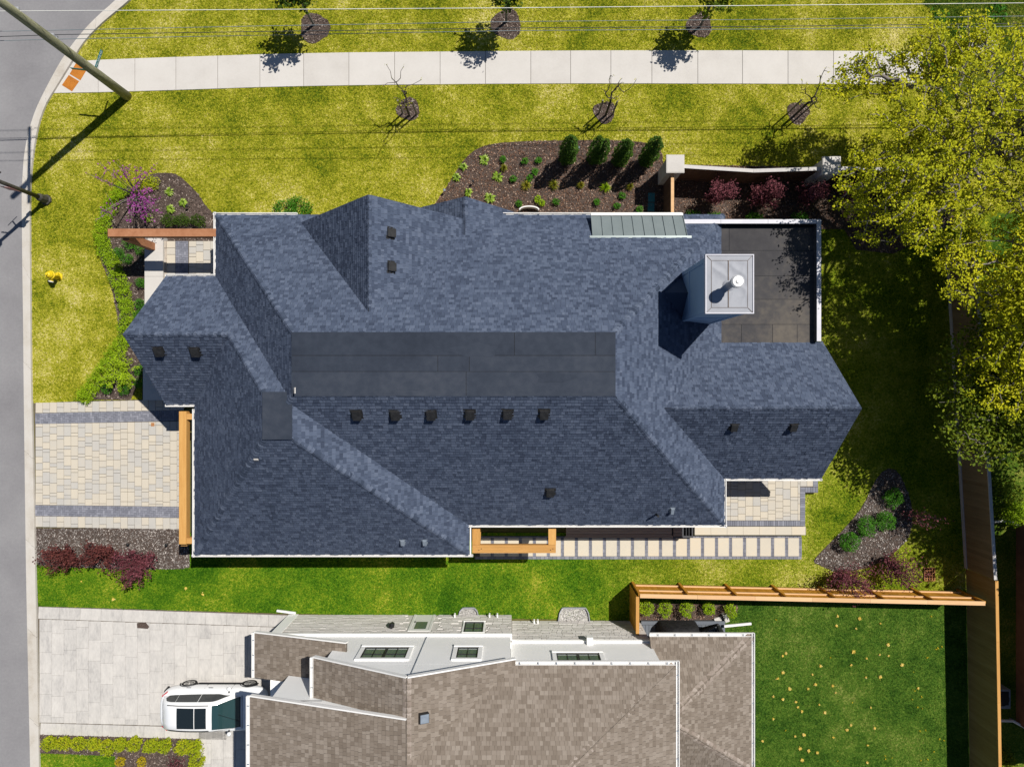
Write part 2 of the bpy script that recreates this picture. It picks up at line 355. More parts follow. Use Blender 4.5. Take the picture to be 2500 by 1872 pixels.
MT['tactile'] = ramp_mat('tactile_rust', [(0,(.27,.085,.012)),(.5,(.42,.15,.02)),(1,(.50,.20,.035))], .8, rnd=.2, noise=[(3,.7),(25,.5)])
MT['teal'] = ramp_mat('teal_lid', [(0,(.03,.16,.19)),(1,(.05,.22,.25))], .6, noise=[(6,1)])
MT['ironbrown'] = ramp_mat('iron_rust', [(0,(.30,.13,.05)),(1,(.42,.2,.09))], .8, noise=[(12,1)])
MT['deck_grey'] = ramp_mat('composite_deck', [(0,(.10,.115,.14)),(1,(.16,.175,.205))], .8, rnd=.6, noise=[(3,.4),(30,.3)], stretch=(4,.5,1))
MT['black_cloth'] = ramp_mat('black_cover', [(0,(.008,.008,.009)),(1,(.022,.022,.024))], .8, noise=[(5,1)], bump=(9,.6,.05))
MT['carwhite'] = ramp_mat('car_paint_white', [(0,(.80,.81,.83))], .25, spec=.5, coat=.8)
MT['carblack'] = ramp_mat('car_trim_black', [(0,(.012,.012,.014))], .5)
MT['tyre'] = ramp_mat('tyre_rubber', [(0,(.015,.015,.016))], .9)
MT['rim'] = ramp_mat('alloy_rim', [(0,(.55,.54,.52))], .3, metal=.8)
MT['taillight'] = ramp_mat('tail_lamp', [(0,(.42,.012,.015))], .2, spec=.6)
MT['carglass'] = glass_mat('car_glass', (.012,.018,.022))
MT['windscreen'] = glass_mat('car_windscreen', (.02,.05,.055))
MT['winglass'] = glass_mat('window_glass', (.10,.125,.12), .04)  # base colour lightened to stand in for reflections in the panes
MT['chrome'] = ramp_mat('chrome', [(0,(.8,.8,.8))], .12, metal=1)
MT['bark'] = ramp_mat('bark_grey', [(0,(.10,.085,.075)),(1,(.30,.27,.25))], .95, noise=[(4,.6),(30,.6)], bump=(40,.6,.01))
MT['bark_d'] = ramp_mat('bark_dark', [(0,(.045,.035,.03)),(1,(.12,.10,.09))], .95, noise=[(4,.6),(30,.6)])
MT['neighbrick'] = ramp_mat('brick_brown', [(0,(.16,.08,.06)),(1,(.26,.14,.10))], .9, noise=[(3,1),(25,.5)])
MT['neighsiding'] = ramp_mat('siding_mauve', [(0,(.17,.155,.185)),(1,(.22,.20,.235))], .8, noise=[(2,1)])
def leafmat(name, cols, tr=.35): return ramp_mat(name, cols, .7, rnd=.8, noise=[(.9,.35),(4,.25)], spec=.2, transl=tr)
MT['lf_yellow'] = leafmat('leaf_spring_yellow', [(0,(.16,.21,.006)),(.4,(.40,.42,.010)),(.8,(.62,.58,.014)),(1,(.70,.62,.05))], .3)
MT['lf_green'] = leafmat('leaf_mid_green', [(0,(.06,.105,.006)),(.5,(.15,.21,.012)),(1,(.32,.35,.02))])
MT['lf_lime'] = leafmat('leaf_lime', [(0,(.13,.24,.006)),(.5,(.29,.45,.010)),(1,(.46,.6,.02))])
MT['lf_juni'] = leafmat('leaf_juniper_gold', [(0,(.14,.25,.006)),(.5,(.33,.48,.012)),(1,(.5,.62,.03))])
MT['lf_box'] = leafmat('leaf_box', [(0,(.025,.10,.006)),(.5,(.06,.21,.012)),(1,(.13,.33,.025))])
MT['lf_dark'] = leafmat('leaf_dark_box', [(0,(.022,.05,.005)),(.5,(.05,.10,.008)),(1,(.12,.18,.02))])
MT['lf_thuja'] = leafmat('leaf_thuja', [(0,(.016,.048,.005)),(.5,(.048,.11,.01)),(1,(.13,.22,.018))], .05)
MT['lf_hosta'] = leafmat('leaf_hosta', [(0,(.12,.24,.02)),(.5,(.30,.45,.04)),(1,(.65,.70,.30))])
MT['lf_ygrass'] = leafmat('leaf_straw_grass', [(0,(.10,.16,.01)),(.5,(.28,.29,.02)),(1,(.5,.38,.06))])
MT['lf_red'] = leafmat('leaf_burgundy', [(0,(.04,.012,.016)),(.5,(.13,.035,.045)),(.85,(.24,.075,.095)),(1,(.46,.22,.27))], .25)
MT['lf_rust'] = leafmat('leaf_bronze', [(0,(.04,.011,.011)),(.5,(.105,.028,.026)),(.85,(.185,.06,.048)),(1,(.30,.14,.12))], .2)
MT['lf_purple'] = leafmat('blossom_purple', [(0,(.18,.015,.16)),(.5,(.36,.05,.33)),(1,(.55,.18,.48))], .3)
MT['lf_gold'] = leafmat('leaf_gold', [(0,(.30,.26,.01)),(.5,(.52,.40,.012)),(1,(.65,.5,.03))])
MT['lf_spirea'] = leafmat('leaf_spirea', [(0,(.17,.26,.008)),(.5,(.36,.43,.012)),(.85,(.56,.52,.02)),(1,(.62,.30,.03))])
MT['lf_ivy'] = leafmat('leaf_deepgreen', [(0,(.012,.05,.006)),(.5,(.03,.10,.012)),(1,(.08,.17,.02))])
# ================================================================ the setting
def poly_px(pts, z=0): return [P(u,v,z) for (u,v) in pts]
def sheet(name, poly, z, m, parent=None, **t):
    b = MB(); b.add([(p[0],p[1],z) for p in poly], [tuple(range(len(poly)))], 0.5)
    me = b.mesh(name)
    if sum((poly[i][0]*poly[(i+1)%len(poly)][1]-poly[(i+1)%len(poly)][0]*poly[i][1]) for i in range(len(poly))) < 0: me.flip_normals()
    return place(me, name, m, parent, **t)
sheet('ground', [(-300,-300),(300,-300),(300,300),(-300,300)], -.02, MT['soil'], kind='structure')
KR = [(2700,-432),(1600,-426),(900,-402),(620,-330),(450,-190),(365,-100),(330,-60),(285,0),(246,32),(203,75),(162,128),(136,171),(107,226),(87,267),(71,316),(59,374),(55,435),(53,480),(54,560),(55,663),(57,800),(58,940),(61,1170),(64,1410),(69,1640),(74,1872),(84,2400)]
KG = [(2700,-388),(1600,-382),(915,-360),(650,-292),(490,-165),(405,-92),(372,-60),(325,0),(285,32),(243,67),(203,110),(180,151),(132,229),(116,255),(100,296),(90,342),(83,391),(79,435),(77,480),(77,560),(78,663),(79,800),(80,940),(86,1170),(91,1410),(95,1640),(100,1872),(110,2400)]
def resample(pts, step):
    p = [P(u,v) for u,v in pts]; out=[p[0]]; d=[0]
    for i in range(1,len(p)): d.append(d[-1]+(p[i]-p[i-1]).length)
    n = max(2,int(d[-1]/step)); res=[]
    for k in range(n+1):
        t=d[-1]*k/n; i=max(j for j in range(len(d)) if d[j]<=t+1e-9); i=min(i,len(p)-2)
        f=(t-d[i])/(d[i+1]-d[i]); res.append(p[i]*(1-f)+p[i+1]*f)
    return res
def chaik(pts, n=2):
    p=[Vector((u,v)) for u,v in pts]
    for _ in range(n):
        q=[p[0]]
        for a,b in zip(p,p[1:]): q+= [a*.75+b*.25, a*.25+b*.75]
        q.append(p[-1]); p=q
    return [(a.x,a.y) for a in p]
kr = resample(chaik(KR),.4); kg = resample(chaik(KG),.4)
n_ = min(len(kr),len(kg))
kr = [kr[int(i*(len(kr)-1)/(n_-1))] for i in range(n_)]; kg = [kg[int(i*(len(kg)-1)/(n_-1))] for i in range(n_)]
road_poly = [(-70,kr[0].y+11),(kr[0].x,kr[0].y+11)]+[(p.x,p.y) for p in kr]+[(-70,kr[-1].y)]
sheet('road', road_poly, 0.0, MT['asphalt'], kind='structure')
kerb = sheet('kerb', [(p.x,p.y) for p in kr]+[(p.x,p.y) for p in kg[::-1]], .006, MT['joint'], kind='structure')
# kerb sections: gutter pan and raised back, divided by joints
seg = 10
for s0 in range(0, n_-1, seg):
    s1 = min(s0+seg, n_-1); b = MB(); rr = 0.0
    idx = list(range(s0,s1+1)); prof = [(0.0,.012),(.52,.028),(.60,.105),(.98,.115)]
    rows=[]
    for j,i in enumerate(idx):
        t = 0.0
        a = kr[i]; g = kg[i]
        if j == 0 and s0>0: a = a+(kr[i+1]-a)*.02; g = g+(kg[i+1]-g)*.02
        rows.append([(*(a*(1-q)+g*q)[:2], zz) for q,zz in prof]+[(g.x,g.y,0.0)])
    vs=[p for r in rows for p in r]; k=len(rows[0]); fs=[]
    for j in range(len(rows)-1):
        for q in range(k-1): fs.append((j*k+q,(j+1)*k+q,(j+1)*k+q+1,j*k+q+1))
    b.add(vs,fs,rr); me=b.mesh('kerb_section')
    if me.polygons[0].normal.z<0: me.flip_normals()
    place(me,'kerb_section',MT['kerb'],kerb)
# sidewalk of cast slabs
SW_T = [(180,151),(240.6,147),(330,143.5),(430,140),(532,137),(635,133.5),(741.7,131),(852,129),(963.5,128),(1074.5,127),(1185,126),(1295.7,125),(1392.8,124.5),(1491,124),(1591,124),(1703,124),(1812,124),(1923,124.5),(2034,125),(2143,125.5),(2252,126)]
SW_B = [(132,229),(240.6,227),(330,224.5),(430,221.5),(532,218),(635,214.5),(741.7,212),(852,210),(963.5,208.5),(1074.5,207.5),(1185,206.5),(1295.7,206),(1392.8,205.5),(1491,205.5),(1591,205.5),(1703,206),(1812,206),(1923,206.5),(2034,207),(2143,207.5),(2254,208)]
sidewalk = sheet('sidewalk', [P(*p) for p in SW_T]+[P(*p) for p in SW_B[::-1]], .018, MT['joint'], kind='structure')
for i in range(len(SW_T)-1):
    q=[P(*SW_B[i]),P(*SW_B[i+1]),P(*SW_T[i+1]),P(*SW_T[i])]; c=sum(q,Vector())/4
    q=[p+(c-p).normalized()*.010 for p in q]; b=MB(); t=[p+(c-p).normalized()*.012 for p in q]
    vs=[(p.x,p.y,.0) for p in q]+[(p.x,p.y,.032) for p in q]+[(p.x,p.y,.04) for p in t]
    fs=[(j,(j+1)%4,4+(j+1)%4,4+j) for j in range(4)]+[(4+j,4+(j+1)%4,8+(j+1)%4,8+j) for j in range(4)]+[(8,9,10,11)]
    b.add(vs,fs,0.0); place(b.mesh('concrete_slab'),'concrete_slab',MT['concrete'],sidewalk)
# tactile plates at the kerb ramp
def z1(x,y): return (x/3.45,y/3.45)
for k,q in enumerate(([(648,532),(737,590),(682,682),(592,628)],[(585,637),(672,690),(612,775),(527,722)])):
    pl=[P(*z1(*p)) for p in q]; b=MB(); b.prism([(p.x,p.y) for p in pl][::-1],.030,.048,0.0)
    o=b.build('tactile_plate',MT['tactile'],label='rust orange tactile plate '+('nearer the sign blade' if k==0 else 'nearer the front lawn')+' on the kerb ramp',category='tactile plate',group='tactile plates on the kerb ramp')
    d=MB(); e1=(pl[1]-pl[0]); e2=(pl[3]-pl[0])
    for i in range(9):
        for j in range(9):
            c=pl[0]+e1*((i+.7)/9.4)+e2*((j+.7)/9.4); d.lathe([(.022,0),(.018,.006)],(c.x,c.y,.048),6,.3)
    d.build('dome_studs',MT['tactile'],o,kind='stuff')
# lawns
gx = [(p.x,p.y) for p in kg]
def kg_between(v0,v1): return [(u,v) for (u,v) in chaik(KG) if v0<v<v1]
LAWN_T = [(u,v) for (u,v) in chaik(KG) if v<150]+[(180,151)]+SW_T[1:]+[(2252,126),(2700,126)]
LAWN_M = [(132,229)]+kg_between(229,985)+[(82,984),(200,979),(347,975),(347,760),(420,640),(1700,640),(1900,520),(2700,520),(2700,126),(2252,126),(2254,208)]+SW_B[::-1][1:]
LAWN_E = [(1700,512),(1700,1427),(2420,1444),(2420,512)]
LAWN_S = [(88,1370),(460,1370),(460,1300),(1700,1300),(1700,1427),(1548,1424),(1548,1515),(720,1497),(300,1486),(94,1480)]
LAWN_B = [(1552,1424),(2420,1444),(2420,2050),(1560,2050)]
LAWN_W = [(97,1838),(284,1842),(290,2050),(97,2050)]
LAWN_X = [(2420,520),(2420,2050),(2800,2050),(2800,520)]
LAWN_R = [(2262,-370),(2268,-20),(2252,12),(2285,30),(2272,55),(2300,74),(2278,100),(2262,126),(2256,215),(2280,232),(2300,260),(2340,235),(2380,262),(2450,300),(2560,262),(2700,280),(2700,-370)]
lawns=[]
def lawn(name,pts,z,m): lawns.append(sheet(name,[P(*p) for p in pts],z,m,kind='structure')); return lawns[-1]
lawn('verge_lawn',LAWN_T,.012,MT['lawn']); lawn('front_lawn',LAWN_M,.012,MT['lawn'])
lawn('rear_lawn',LAWN_E,.010,MT['lawn_e']); lawn('side_lawn',LAWN_S,.012,MT['lawn_g'])
lawn('neighbour_lawn',LAWN_B,.014,MT['lawn_d']); lawn('neighbour_front_lawn',LAWN_W,.012,MT['lawn_g']); lawn('far_lawn',LAWN_X,.008,MT['lawn_r']); lawn('rough_grass',LAWN_R,.020,MT['lawn_r'])
# planting beds
BED_N = smooth_poly([P(*p) for p in [(1048,520),(1062,498),(1085,465),(1098,445),(1118,412),(1135,388),(1165,362),(1210,350),(1290,345),(1400,343),(1500,342),(1590,350),(1617,372),(1618,400),(1632,420),(1632,560),(1060,560)]],1)
BED_NW = smooth_poly([P(*p) for p in [(348,440),(370,424),(415,422),(436,428),(462,450),(490,480),(500,500),(520,520),(540,540),(540,600),(405,600),(350,720),(350,975),(232,976),(205,972),(236,940),(270,905),(290,850),(290,780),(270,690),(248,640),(238,590),(262,560),(264,535),(285,500),(300,460)]],1)
BED_SW = [P(*p) for p in [(89,1288),(440,1290),(462,1293),(464,1384),(440,1388),(300,1388),(180,1384),(92,1378)]]
BED_E = smooth_poly([P(*p) for p in [(2160,1142),(2190,1146),(2212,1190),(2228,1240),(2224,1300),(2200,1335),(2140,1380),(2050,1400),(1990,1375),(1985,1365),(2030,1320),(2070,1280),(2110,1230),(2130,1180)]],1)
BED_NE = [P(*p) for p in [(1636,402),(2330,415),(2330,545),(2180,620),(2090,610),(2060,560),(1636,560)]]
BED_D = [P(*p) for p in [(1562,1472),(1800,1474),(1800,1498),(1770,1512),(1562,1518)]]
BED_W = [P(*p) for p in [(98,1790),(480,1800),(500,1812),(500,2000),(284,2000),(282,1844),(97,1836)]]
RINGS = [((768,69),37,'x'),((1236,60),37,'x'),((1707,62),31,'x'),((997,268),28,'y'),((1476,275),27,'y'),((1948,277),27,'y')]
beds=[]
def chips(poly, dens, m, parent, z=.035, size=.075):
    a=np.array([(p[0],p[1]) for p in poly]); lo=a.min(0); hi=a.max(0); n=int((hi[0]-lo[0])*(hi[1]-lo[1])*dens)
    q=lo+RNG.random((n,2))*(hi-lo); q=q[inpoly(q,poly)]
    pts=np.column_stack([q,z+.025*RNG.random(len(q))])
    place(leaf_mesh('bark_chips',pts,size,up=.8,asp=.4,jit=.6),'bark_chips',m,parent,kind='stuff')
def bed(name,poly,m,dens=330,z=.030):
    o=sheet(name,poly,z,MT['mulch'],kind='structure'); chips(poly,dens,m,o,z+.008); beds.append(poly); return o
bed('planting_bed',BED_N,MT['chip_red']); bed('planting_bed',BED_NW,MT['chip']); bed('planting_bed',BED_SW,MT['chip_grey'],420)
bed('planting_bed',BED_E,MT['chip_grey']); bed('planting_bed',BED_NE,MT['chip_red'],260); bed('planting_bed',BED_D,MT['chip_red']); bed('planting_bed',BED_W,MT['chip'],300)
for (c,r,_k) in RINGS:
    p0=P(*c); rr=r*H/F; poly=[]
    for k in range(22):
        a=2*math.pi*k/22; q=rr*(1+.10*math.sin(3*a+c[0])+.05*random.uniform(-1,1)); poly.append((p0.x+q*math.cos(a),p0.y+q*math.sin(a)))
    bed('mulch_ring',poly,MT['chip'],420,.026)
# grass blades: real tufts over every lawn
def grass(name, pts, m, dens, parent, hgt=.05, keep=None):
    poly=[P(*p) for p in pts]; a=np.array([(p.x,p.y) for p in poly]); lo=np.maximum(a.min(0),(-24,-18.2)); hi=np.minimum(a.max(0),(24,18.2))
    n=int((hi[0]-lo[0])*(hi[1]-lo[1])*dens); q=lo+RNG.random((n,2))*(hi-lo); ok=inpoly(q,poly)
    for b in beds: ok&=~inpoly(q,b)
    for b in HARD: ok&=~inpoly(q,b)
    q=q[ok]; n=len(q)
    d=RNG.normal(size=(n,2)); d/=np.linalg.norm(d,axis=1)[:,None]
    L=hgt*(.5+RNG.random(n)); w=(.012+.012*RNG.random(n))
    V=np.empty((n,3,3)); z0=.010
    V[:,0,:2]=q-d[:,::-1]*np.array([1,-1])*w[:,None]; V[:,1,:2]=q+d[:,::-1]*np.array([1,-1])*w[:,None]; V[:,0,2]=V[:,1,2]=z0
    V[:,2,:2]=q+d*(L*1.0)[:,None]; V[:,2,2]=z0+L*(.45+.4*RNG.random(n))
    me=bpy.data.meshes.new(name); me.vertices.add(3*n); me.vertices.foreach_set('co',V.reshape(-1)); me.loops.add(3*n)
    me.loops.foreach_set('vertex_index',np.arange(3*n,dtype=np.int32)); me.polygons.add(n)
    me.polygons.foreach_set('loop_start',np.arange(0,3*n,3,dtype=np.int32)); me.polygons.foreach_set('loop_total',np.full(n,3,np.int32)); me.update(calc_edges=True)
    at=me.attributes.new('rnd','FLOAT','FACE'); at.data.foreach_set('value',RNG.random(n)); place(me,name,m,parent,kind='stuff')
HARD=[[P(*p) for p in [(60,975),(440,972),(440,1293),(60,1293)]],
      [P(*p) for p in [(1160,1262),(1770,1262),(1770,1160),(2002,1160),(2002,1205),(1970,1206),(1970,1310),(1957,1366),(1160,1366)]],
      [P(*p) for p in [(90,1480),(740,1500),(740,1900),(500,1900),(500,1800),(90,1795)]]]
GD=620
grass('grass_blades',LAWN_T,MT['blade'],GD,lawns[0]); grass('grass_blades',LAWN_M,MT['blade'],GD,lawns[1]); grass('grass_blades',LAWN_E,MT['blade_e'],GD*.8,lawns[2])
grass('grass_blades',LAWN_S,MT['blade_g'],GD,lawns[3]); grass('grass_blades',LAWN_B,MT['blade_d'],GD,lawns[4]); grass('grass_blades',LAWN_R,MT['blade_r'],GD,lawns[7],.12); grass('grass_blades',LAWN_W,MT['blade_g'],GD,lawns[5])
# dead tufts and dandelions in the neighbour's lawn
tx=MB()
sp=[(635,383,9),(820,403,13),(625,462,9),(790,487,7),(993,443,6),(1060,622,13),(768,680,14),(988,705,6),(1062,716,6),(877,737,6),(200,693,9),(172,715,8),(490,800,9),(748,793,7),(1178,792,12),(177,855,11),(130,905,9),(422,873,6),(873,895,8),(992,893,12),(448,955,11),(593,967,10),(387,992,8),(231,992,12),(618,1025,6),(1312,988,8),(93,1058,8),(173,1080,10),(284,1103,10),(300,1147,8),(333,1182,9),(480,1125,6),(527,1192,12),(913,1150,6),(93,1247,6),(748,1298,8),(714,1338,10),(946,1325,10),(600,1400,7),(277,1392,7),(352,1380,12),(5,1432,9),(320,1495,13),(391,1512,11),(465,1530,10),(335,1593,12),(888,1467,6),(883,1612,9)]
pts=[]
for (x,y,r) in sp:
    c=P(1860+x/3.45,1392+y/3.45); q=RNG.normal(size=(int(r*9),2))*r*.0024
    pts.append(np.column_stack([c.x+q[:,0],c.y+q[:,1],.045+.02*RNG.random(len(q))]))
for (x,y,r) in [(960,240,12),(1568,148,11),(1712,198,11),(690,90,5)]:
    c=P(x/3.45,1392+y/3.45); q=RNG.normal(size=(int(r*5),2))*r*.0024
    pts.append(np.column_stack([c.x+q[:,0],c.y+q[:,1],.045+.02*RNG.random(len(q))]))
place(leaf_mesh('dry_tufts',np.vstack(pts),.042,up=.7),'dry_tufts',MT['straw'],label='pale yellow dry tufts dotting the deep green lawn',category='dry grass',kind='stuff')
dd=[P(1860+x/3.45,1392+y/3.45) for x,y in [(1460,660),(1480,650),(1510,640),(1390,730),(1275,850),(1270,1000),(1285,1010),(1340,1058),(1260,1080),(1310,1145),(1345,1160),(1327,1348),(1375,1340),(1490,1412),(1530,1428),(1443,1520),(1033,1552),(1033,1583),(1092,1570),(1330,1595),(1390,1585),(640,1597),(760,1105),(1310,1150),(195,1340),(110,410),(575,730),(1420,385)]]
pts=np.array([(p.x+dx,p.y+dy,.06) for p in dd for dx,dy in RNG.normal(size=(4,2))*.02])
place(leaf_mesh('dandelions',pts,.045,up=1,asp=.9),'dandelions',MT['lf_gold'],label='tiny yellow dandelions along the shaded edge of the deep green lawn',category='dandelions',kind='stuff')
# ================================================================ paving
K0 = H/F
def herring(x0,x1,y0,y1,z,W=.095,h=.03,ang=0.0):
    out=[]; nx=int((x1-x0)/W); ny=max(1,int(round((y1-y0)/W))); W2=(y1-y0)/ny; g=.006
    for y in range(-1,ny):
        for x in range(-1,nx+1):
            r=(x-y)%4
            if r==0:
                if y<0: continue
                a=max(x,0); b=min(x+2,nx)
                if b>a: out.append((x0+(a+b)/2*W, y0+(y+.5)*W2, z, (b-a)*W-g, W2-g, h, 0.0))
            elif r==3:
                if x<0 or x>=nx: continue
                a=max(y,0); b=min(y+2,ny)
                if b>a: out.append((x0+(x+.5)*W, y0+(a+b)/2*W2, z, W-g, (b-a)*W2-g, h, 0.0))
    return out
# --- paved driveway of the slate-roofed house
DW=[P(84,984),P(200,979),P(445,973),P(445,1293),P(250,1289),P(90,1286)]
drive=sheet('driveway',DW,.016,MT['joint'],kind='structure')
def lin(a,b,u): return a+(b-a)*(u-86)/(440-86)
us=[]; u=88.0
while u<447: us.append(u); u+=17.25
cream=[]; sl=math.atan2(8,354)
Hs=[.148,.296,.444]
for k,u0 in enumerate(us):
    u1=u0+17.25; uc=(u0+u1)/2; w=17.25*K0-.013
    t,b1,b2,b3,b4,bt=lin(983,974.5,uc),lin(1008.5,1001,uc),lin(1034.5,1028,uc),lin(1232,1236.5,uc),lin(1259,1263.5,uc),lin(1285.5,1292,uc)
    for (va,vb,top) in ((t,b1,True),(b4,bt,False)):
        ya=PY(vb); yb=PY(va); L=yb-ya
        cut=[1.0] if k%2==0 else ([.5,.5] if random.random()<.5 else [.33,.67])
        y=ya
        for c in cut:
            cream.append((PX(uc),y+L*c/2,.012,w,L*c-.013,.030,(-.02 if top else .018))); y+=L*c
    y=PY(b3); ye=PY(b2); y0=y; last=-1
    first=True
    while y<ye-.02:
        h=random.choice(Hs if last!=0 else Hs[1:]) if not first else random.choice([.1,.2,.3]); last=Hs.index(h) if h in Hs else -1; first=False
        if ye-y-h<.1: h=ye-y
        cream.append((PX(uc),y+h/2,.012,w,h-.013,.030,random.uniform(-.004,.004))); y+=h
pieces('paver',cream,MT['paver'],drive,limit=300)
hb=[]
for (va,vb,s) in ((1004.5,1031,sl),(1234.2,1261.2,-.012)):
    xs=herring(PX(87),PX(446),PY(vb)+.006,PY(va)-.006,.012)
    xm=(PX(87)+PX(446))/2
    for t in xs: hb.append((t[0],t[1]+(t[0]-xm)*math.tan(s),t[2],t[3],t[4],t[5],s))
b=MB()
for t in hb:
    me=boxmesh(t[3],t[4],t[5],.005,MT['paver_g']); R=Matrix.Rotation(t[6],3,'Z'); o=Vector(t[:3])
    b.add([R@v.co+o for v in me.vertices],[tuple(p.vertices) for p in me.polygons])
b.build('charcoal_pavers',MT['paver_g'],drive,kind='stuff')
dl=MB(); c=P(374,1036); dl.box(c.x-.075,c.x+.075,c.y-.08,c.y+.08,.03,.047,0)
dl.build('drain_cover',MT['ironbrown'],label='small square rusty cover set in the cream pavers',category='drain cover')
# --- pale slab driveway of the taupe-roofed house
WD=[P(93,1479),P(300,1485),P(720,1499),P(735,1560),P(735,2000),P(502,2000),P(502,1806),P(300,1794),P(100,1788)]
wdrive=sheet('neighbour_driveway',WD,.016,MT['joint'],kind='structure')
sl=[]
def edge_t(u): return 1479.5+(u-93)*(21.5/627)
for k in range(13):
    u0=95+k*51; u1=u0+51; uc=(u0+u1)/2; v=edge_t(uc)
    sl.append((PX(uc),PY(v+15),.012,51*K0-.008,28.5*K0,.032,-.0343))
for k in range(9):
    u0=100+k*50.5; uc=u0+25; v=1763+ (uc-100)*.028
    sl.append((PX(uc),PY(v+14.5),.012,50.5*K0-.008,28*K0,.032,-.026))
for k in range(22):
    u0=97.5+k*29.9; uc=u0+15; 
    ys=PY(1762+(uc-100)*.026) if uc<500 else PY(2000); ye=PY(edge_t(uc)+30.5); y=ye
    off=[.30,.62,.94][k%3] if k%2 else [.55,.85,.4][k%3]; first=True
    while y>ys+.02:
        h=.94 if not first else off; first=False
        if y-h-ys<.2: h=y-ys
        sl.append((PX(uc),y-h/2,.012,29.9*K0-.007,h-.007,.032,-.004)); y-=h
pieces('slab',sl,MT['slab_w'],wdrive,limit=300,ch=.004)
for nm,q,lab in (('stain_patch',[(1157,440),(1230,432),(1262,470),(1250,488),(1160,482)],'dark wet patch on the pale slab driveway'),):
    sheet('soil_patch',[P(x/3.45,1392+y/3.45) for x,y in q],.0455,MT['mulch'],label=lab,category='stain')
# --- entry porch
ZP=.30
porch=MB(); porch.box(PX(404,ZP),-11.7,PY(684,ZP)-.6,PY(588,ZP),0,ZP-.03,.4)
porch=porch.build('porch_base',MT['joint'],label=None); porch['kind']='structure'
it=[]
cols=[(407,427.5),(461,478.5),(478.5,496),(496,513.5),(513.5,531)]
for k,(a,b) in enumerate(cols):
    y=PY(690,ZP); ye=PY(588.5,ZP); first=True
    while y<ye-.02:
        h=random.choice([.15,.3,.3,.45]) if not first else [.2,.1,.33,.25,.15][k]; first=False
        if ye-y-h<.12: h=ye-y
        it.append((PX((a+b)/2,ZP),y+h/2,ZP-.03,(b-a)*(H-ZP)/F-.008,h-.013,.03)); y+=h
pieces('paver',it,MT['paver'],porch)
b=MB()
for t in herring(PX(428,ZP),PX(460.5,ZP),PY(690,ZP),PY(588.5,ZP),ZP-.03):
    me=boxmesh(t[3],t[4],t[5],.005,MT['paver_g']); o=Vector(t[:3]); b.add([v.co+o for v in me.vertices],[tuple(p.vertices) for p in me.polygons])
b.build('charcoal_pavers',MT['paver_g'],porch,kind='stuff')
ZW=.46
lw=thing('concrete_seat_wall','long pale concrete seat wall carrying the rusted steel post beside the entry','wall',P(376,760))
ys=[977,900,790,675,578]
for i in range(4):
    b=MB(); b.box(PX(353-(i==0)*4,ZW),PX(398,ZW),PY(ys[i],ZW)+.004,PY(ys[i+1],ZW)-.004,0,ZW,.0); b.build('cast_block',MT['concrete'],lw)
st=[]; 
rows=[588,606,631,655,676,700]
for i in range(5): st.append((PX(402.5,.34),PY((rows[i]+rows[i+1])/2,.34),0,.15,(rows[i+1]-rows[i])*.0183-.012,.34+random.uniform(-.02,.02)))
ledge=thing('stone_ledge','narrow row of tan ledge stones between seat wall and porch pavers','step',P(402,640))
pieces('ledge_stone',st,MT['brownwall'],ledge)
# --- rear patio
patio=MB(); patio.box(8.3,PX(1966,ZP),PY(1284,ZP),-3.0,0,ZP-.03,.4); patio.box(PX(1966,ZP),PX(1998,ZP),PY(1203,ZP),-3.0,0,ZP-.03,.4)
patio=patio.build('patio_base',MT['joint'],kind='structure')
it=[]; u=1765.0; k=0
while u<1952:
    u1=min(u+18.3,1953.5); y=PY(1270.5,ZP); ye=-3.0; first=True
    while y<ye-.02:
        h=random.choice([.15,.3,.3,.45,.45]) if not first else random.choice([.1,.2,.3]); first=False
        if ye-y-h<.12: h=ye-y
        it.append((PX((u+u1)/2,ZP),y+h/2,ZP-.03,(u1-u)*(H-ZP)/F-.008,h-.013,.03)); y+=h
    u+=18.3; k+=1
for i,(a,bq) in enumerate(((1953.5,1970),(1970,1985))): it.append((PX((a+bq)/2,ZP),PY(1178,ZP)+.2,ZP-.03,(bq-a)*(H-ZP)/F-.008,.73,.03))
pieces('paver',it,MT['paver'],patio)
it=[]
def soldier(u0,u1,v0,v1,along):
    x0,x1,y0,y1=PX(u0,ZP),PX(u1,ZP),PY(v1,ZP),PY(v0,ZP)
    if along=='x':
        n=int((x1-x0)/.1)
        for i in range(n): it.append((x0+(i+.5)*(x1-x0)/n,(y0+y1)/2,ZP-.03,(x1-x0)/n-.006,y1-y0-.006,.03))
    else:
        n=int((y1-y0)/.1)
        for i in range(n): it.append(((x0+x1)/2,y0+(i+.5)*(y1-y0)/n,ZP-.03,x1-x0-.006,(y1-y0)/n-.006,.03))
soldier(1700,1953.5,1271,1284,'x'); soldier(1953.5,1966,1189,1284,'y'); soldier(1966,1997,1189,1202,'x'); soldier(1985,1997,1150,1188.5,'y')
pieces('charcoal_paver',it,MT['paver_g'],patio)
cop=thing('coping_step','row of long cream coping slabs stepping down from the rear patio','step',P(1830,1296))
it=[]; u=1696.0
while u<1965:
    u1=min(u+39.5,1967); it.append((PX((u+u1)/2,.27),PY(1295.5,.27),.10,(u1-u)*.0183-.004,20.5*.0183,.17)); u+=39.5
pieces('coping_slab',it,MT['slab_c'],cop)
b=MB(); b.box(PX(1697),PX(1966),PY(1304),PY(1286),0,.1,.2); b.build('riser',MT['joint'],cop)
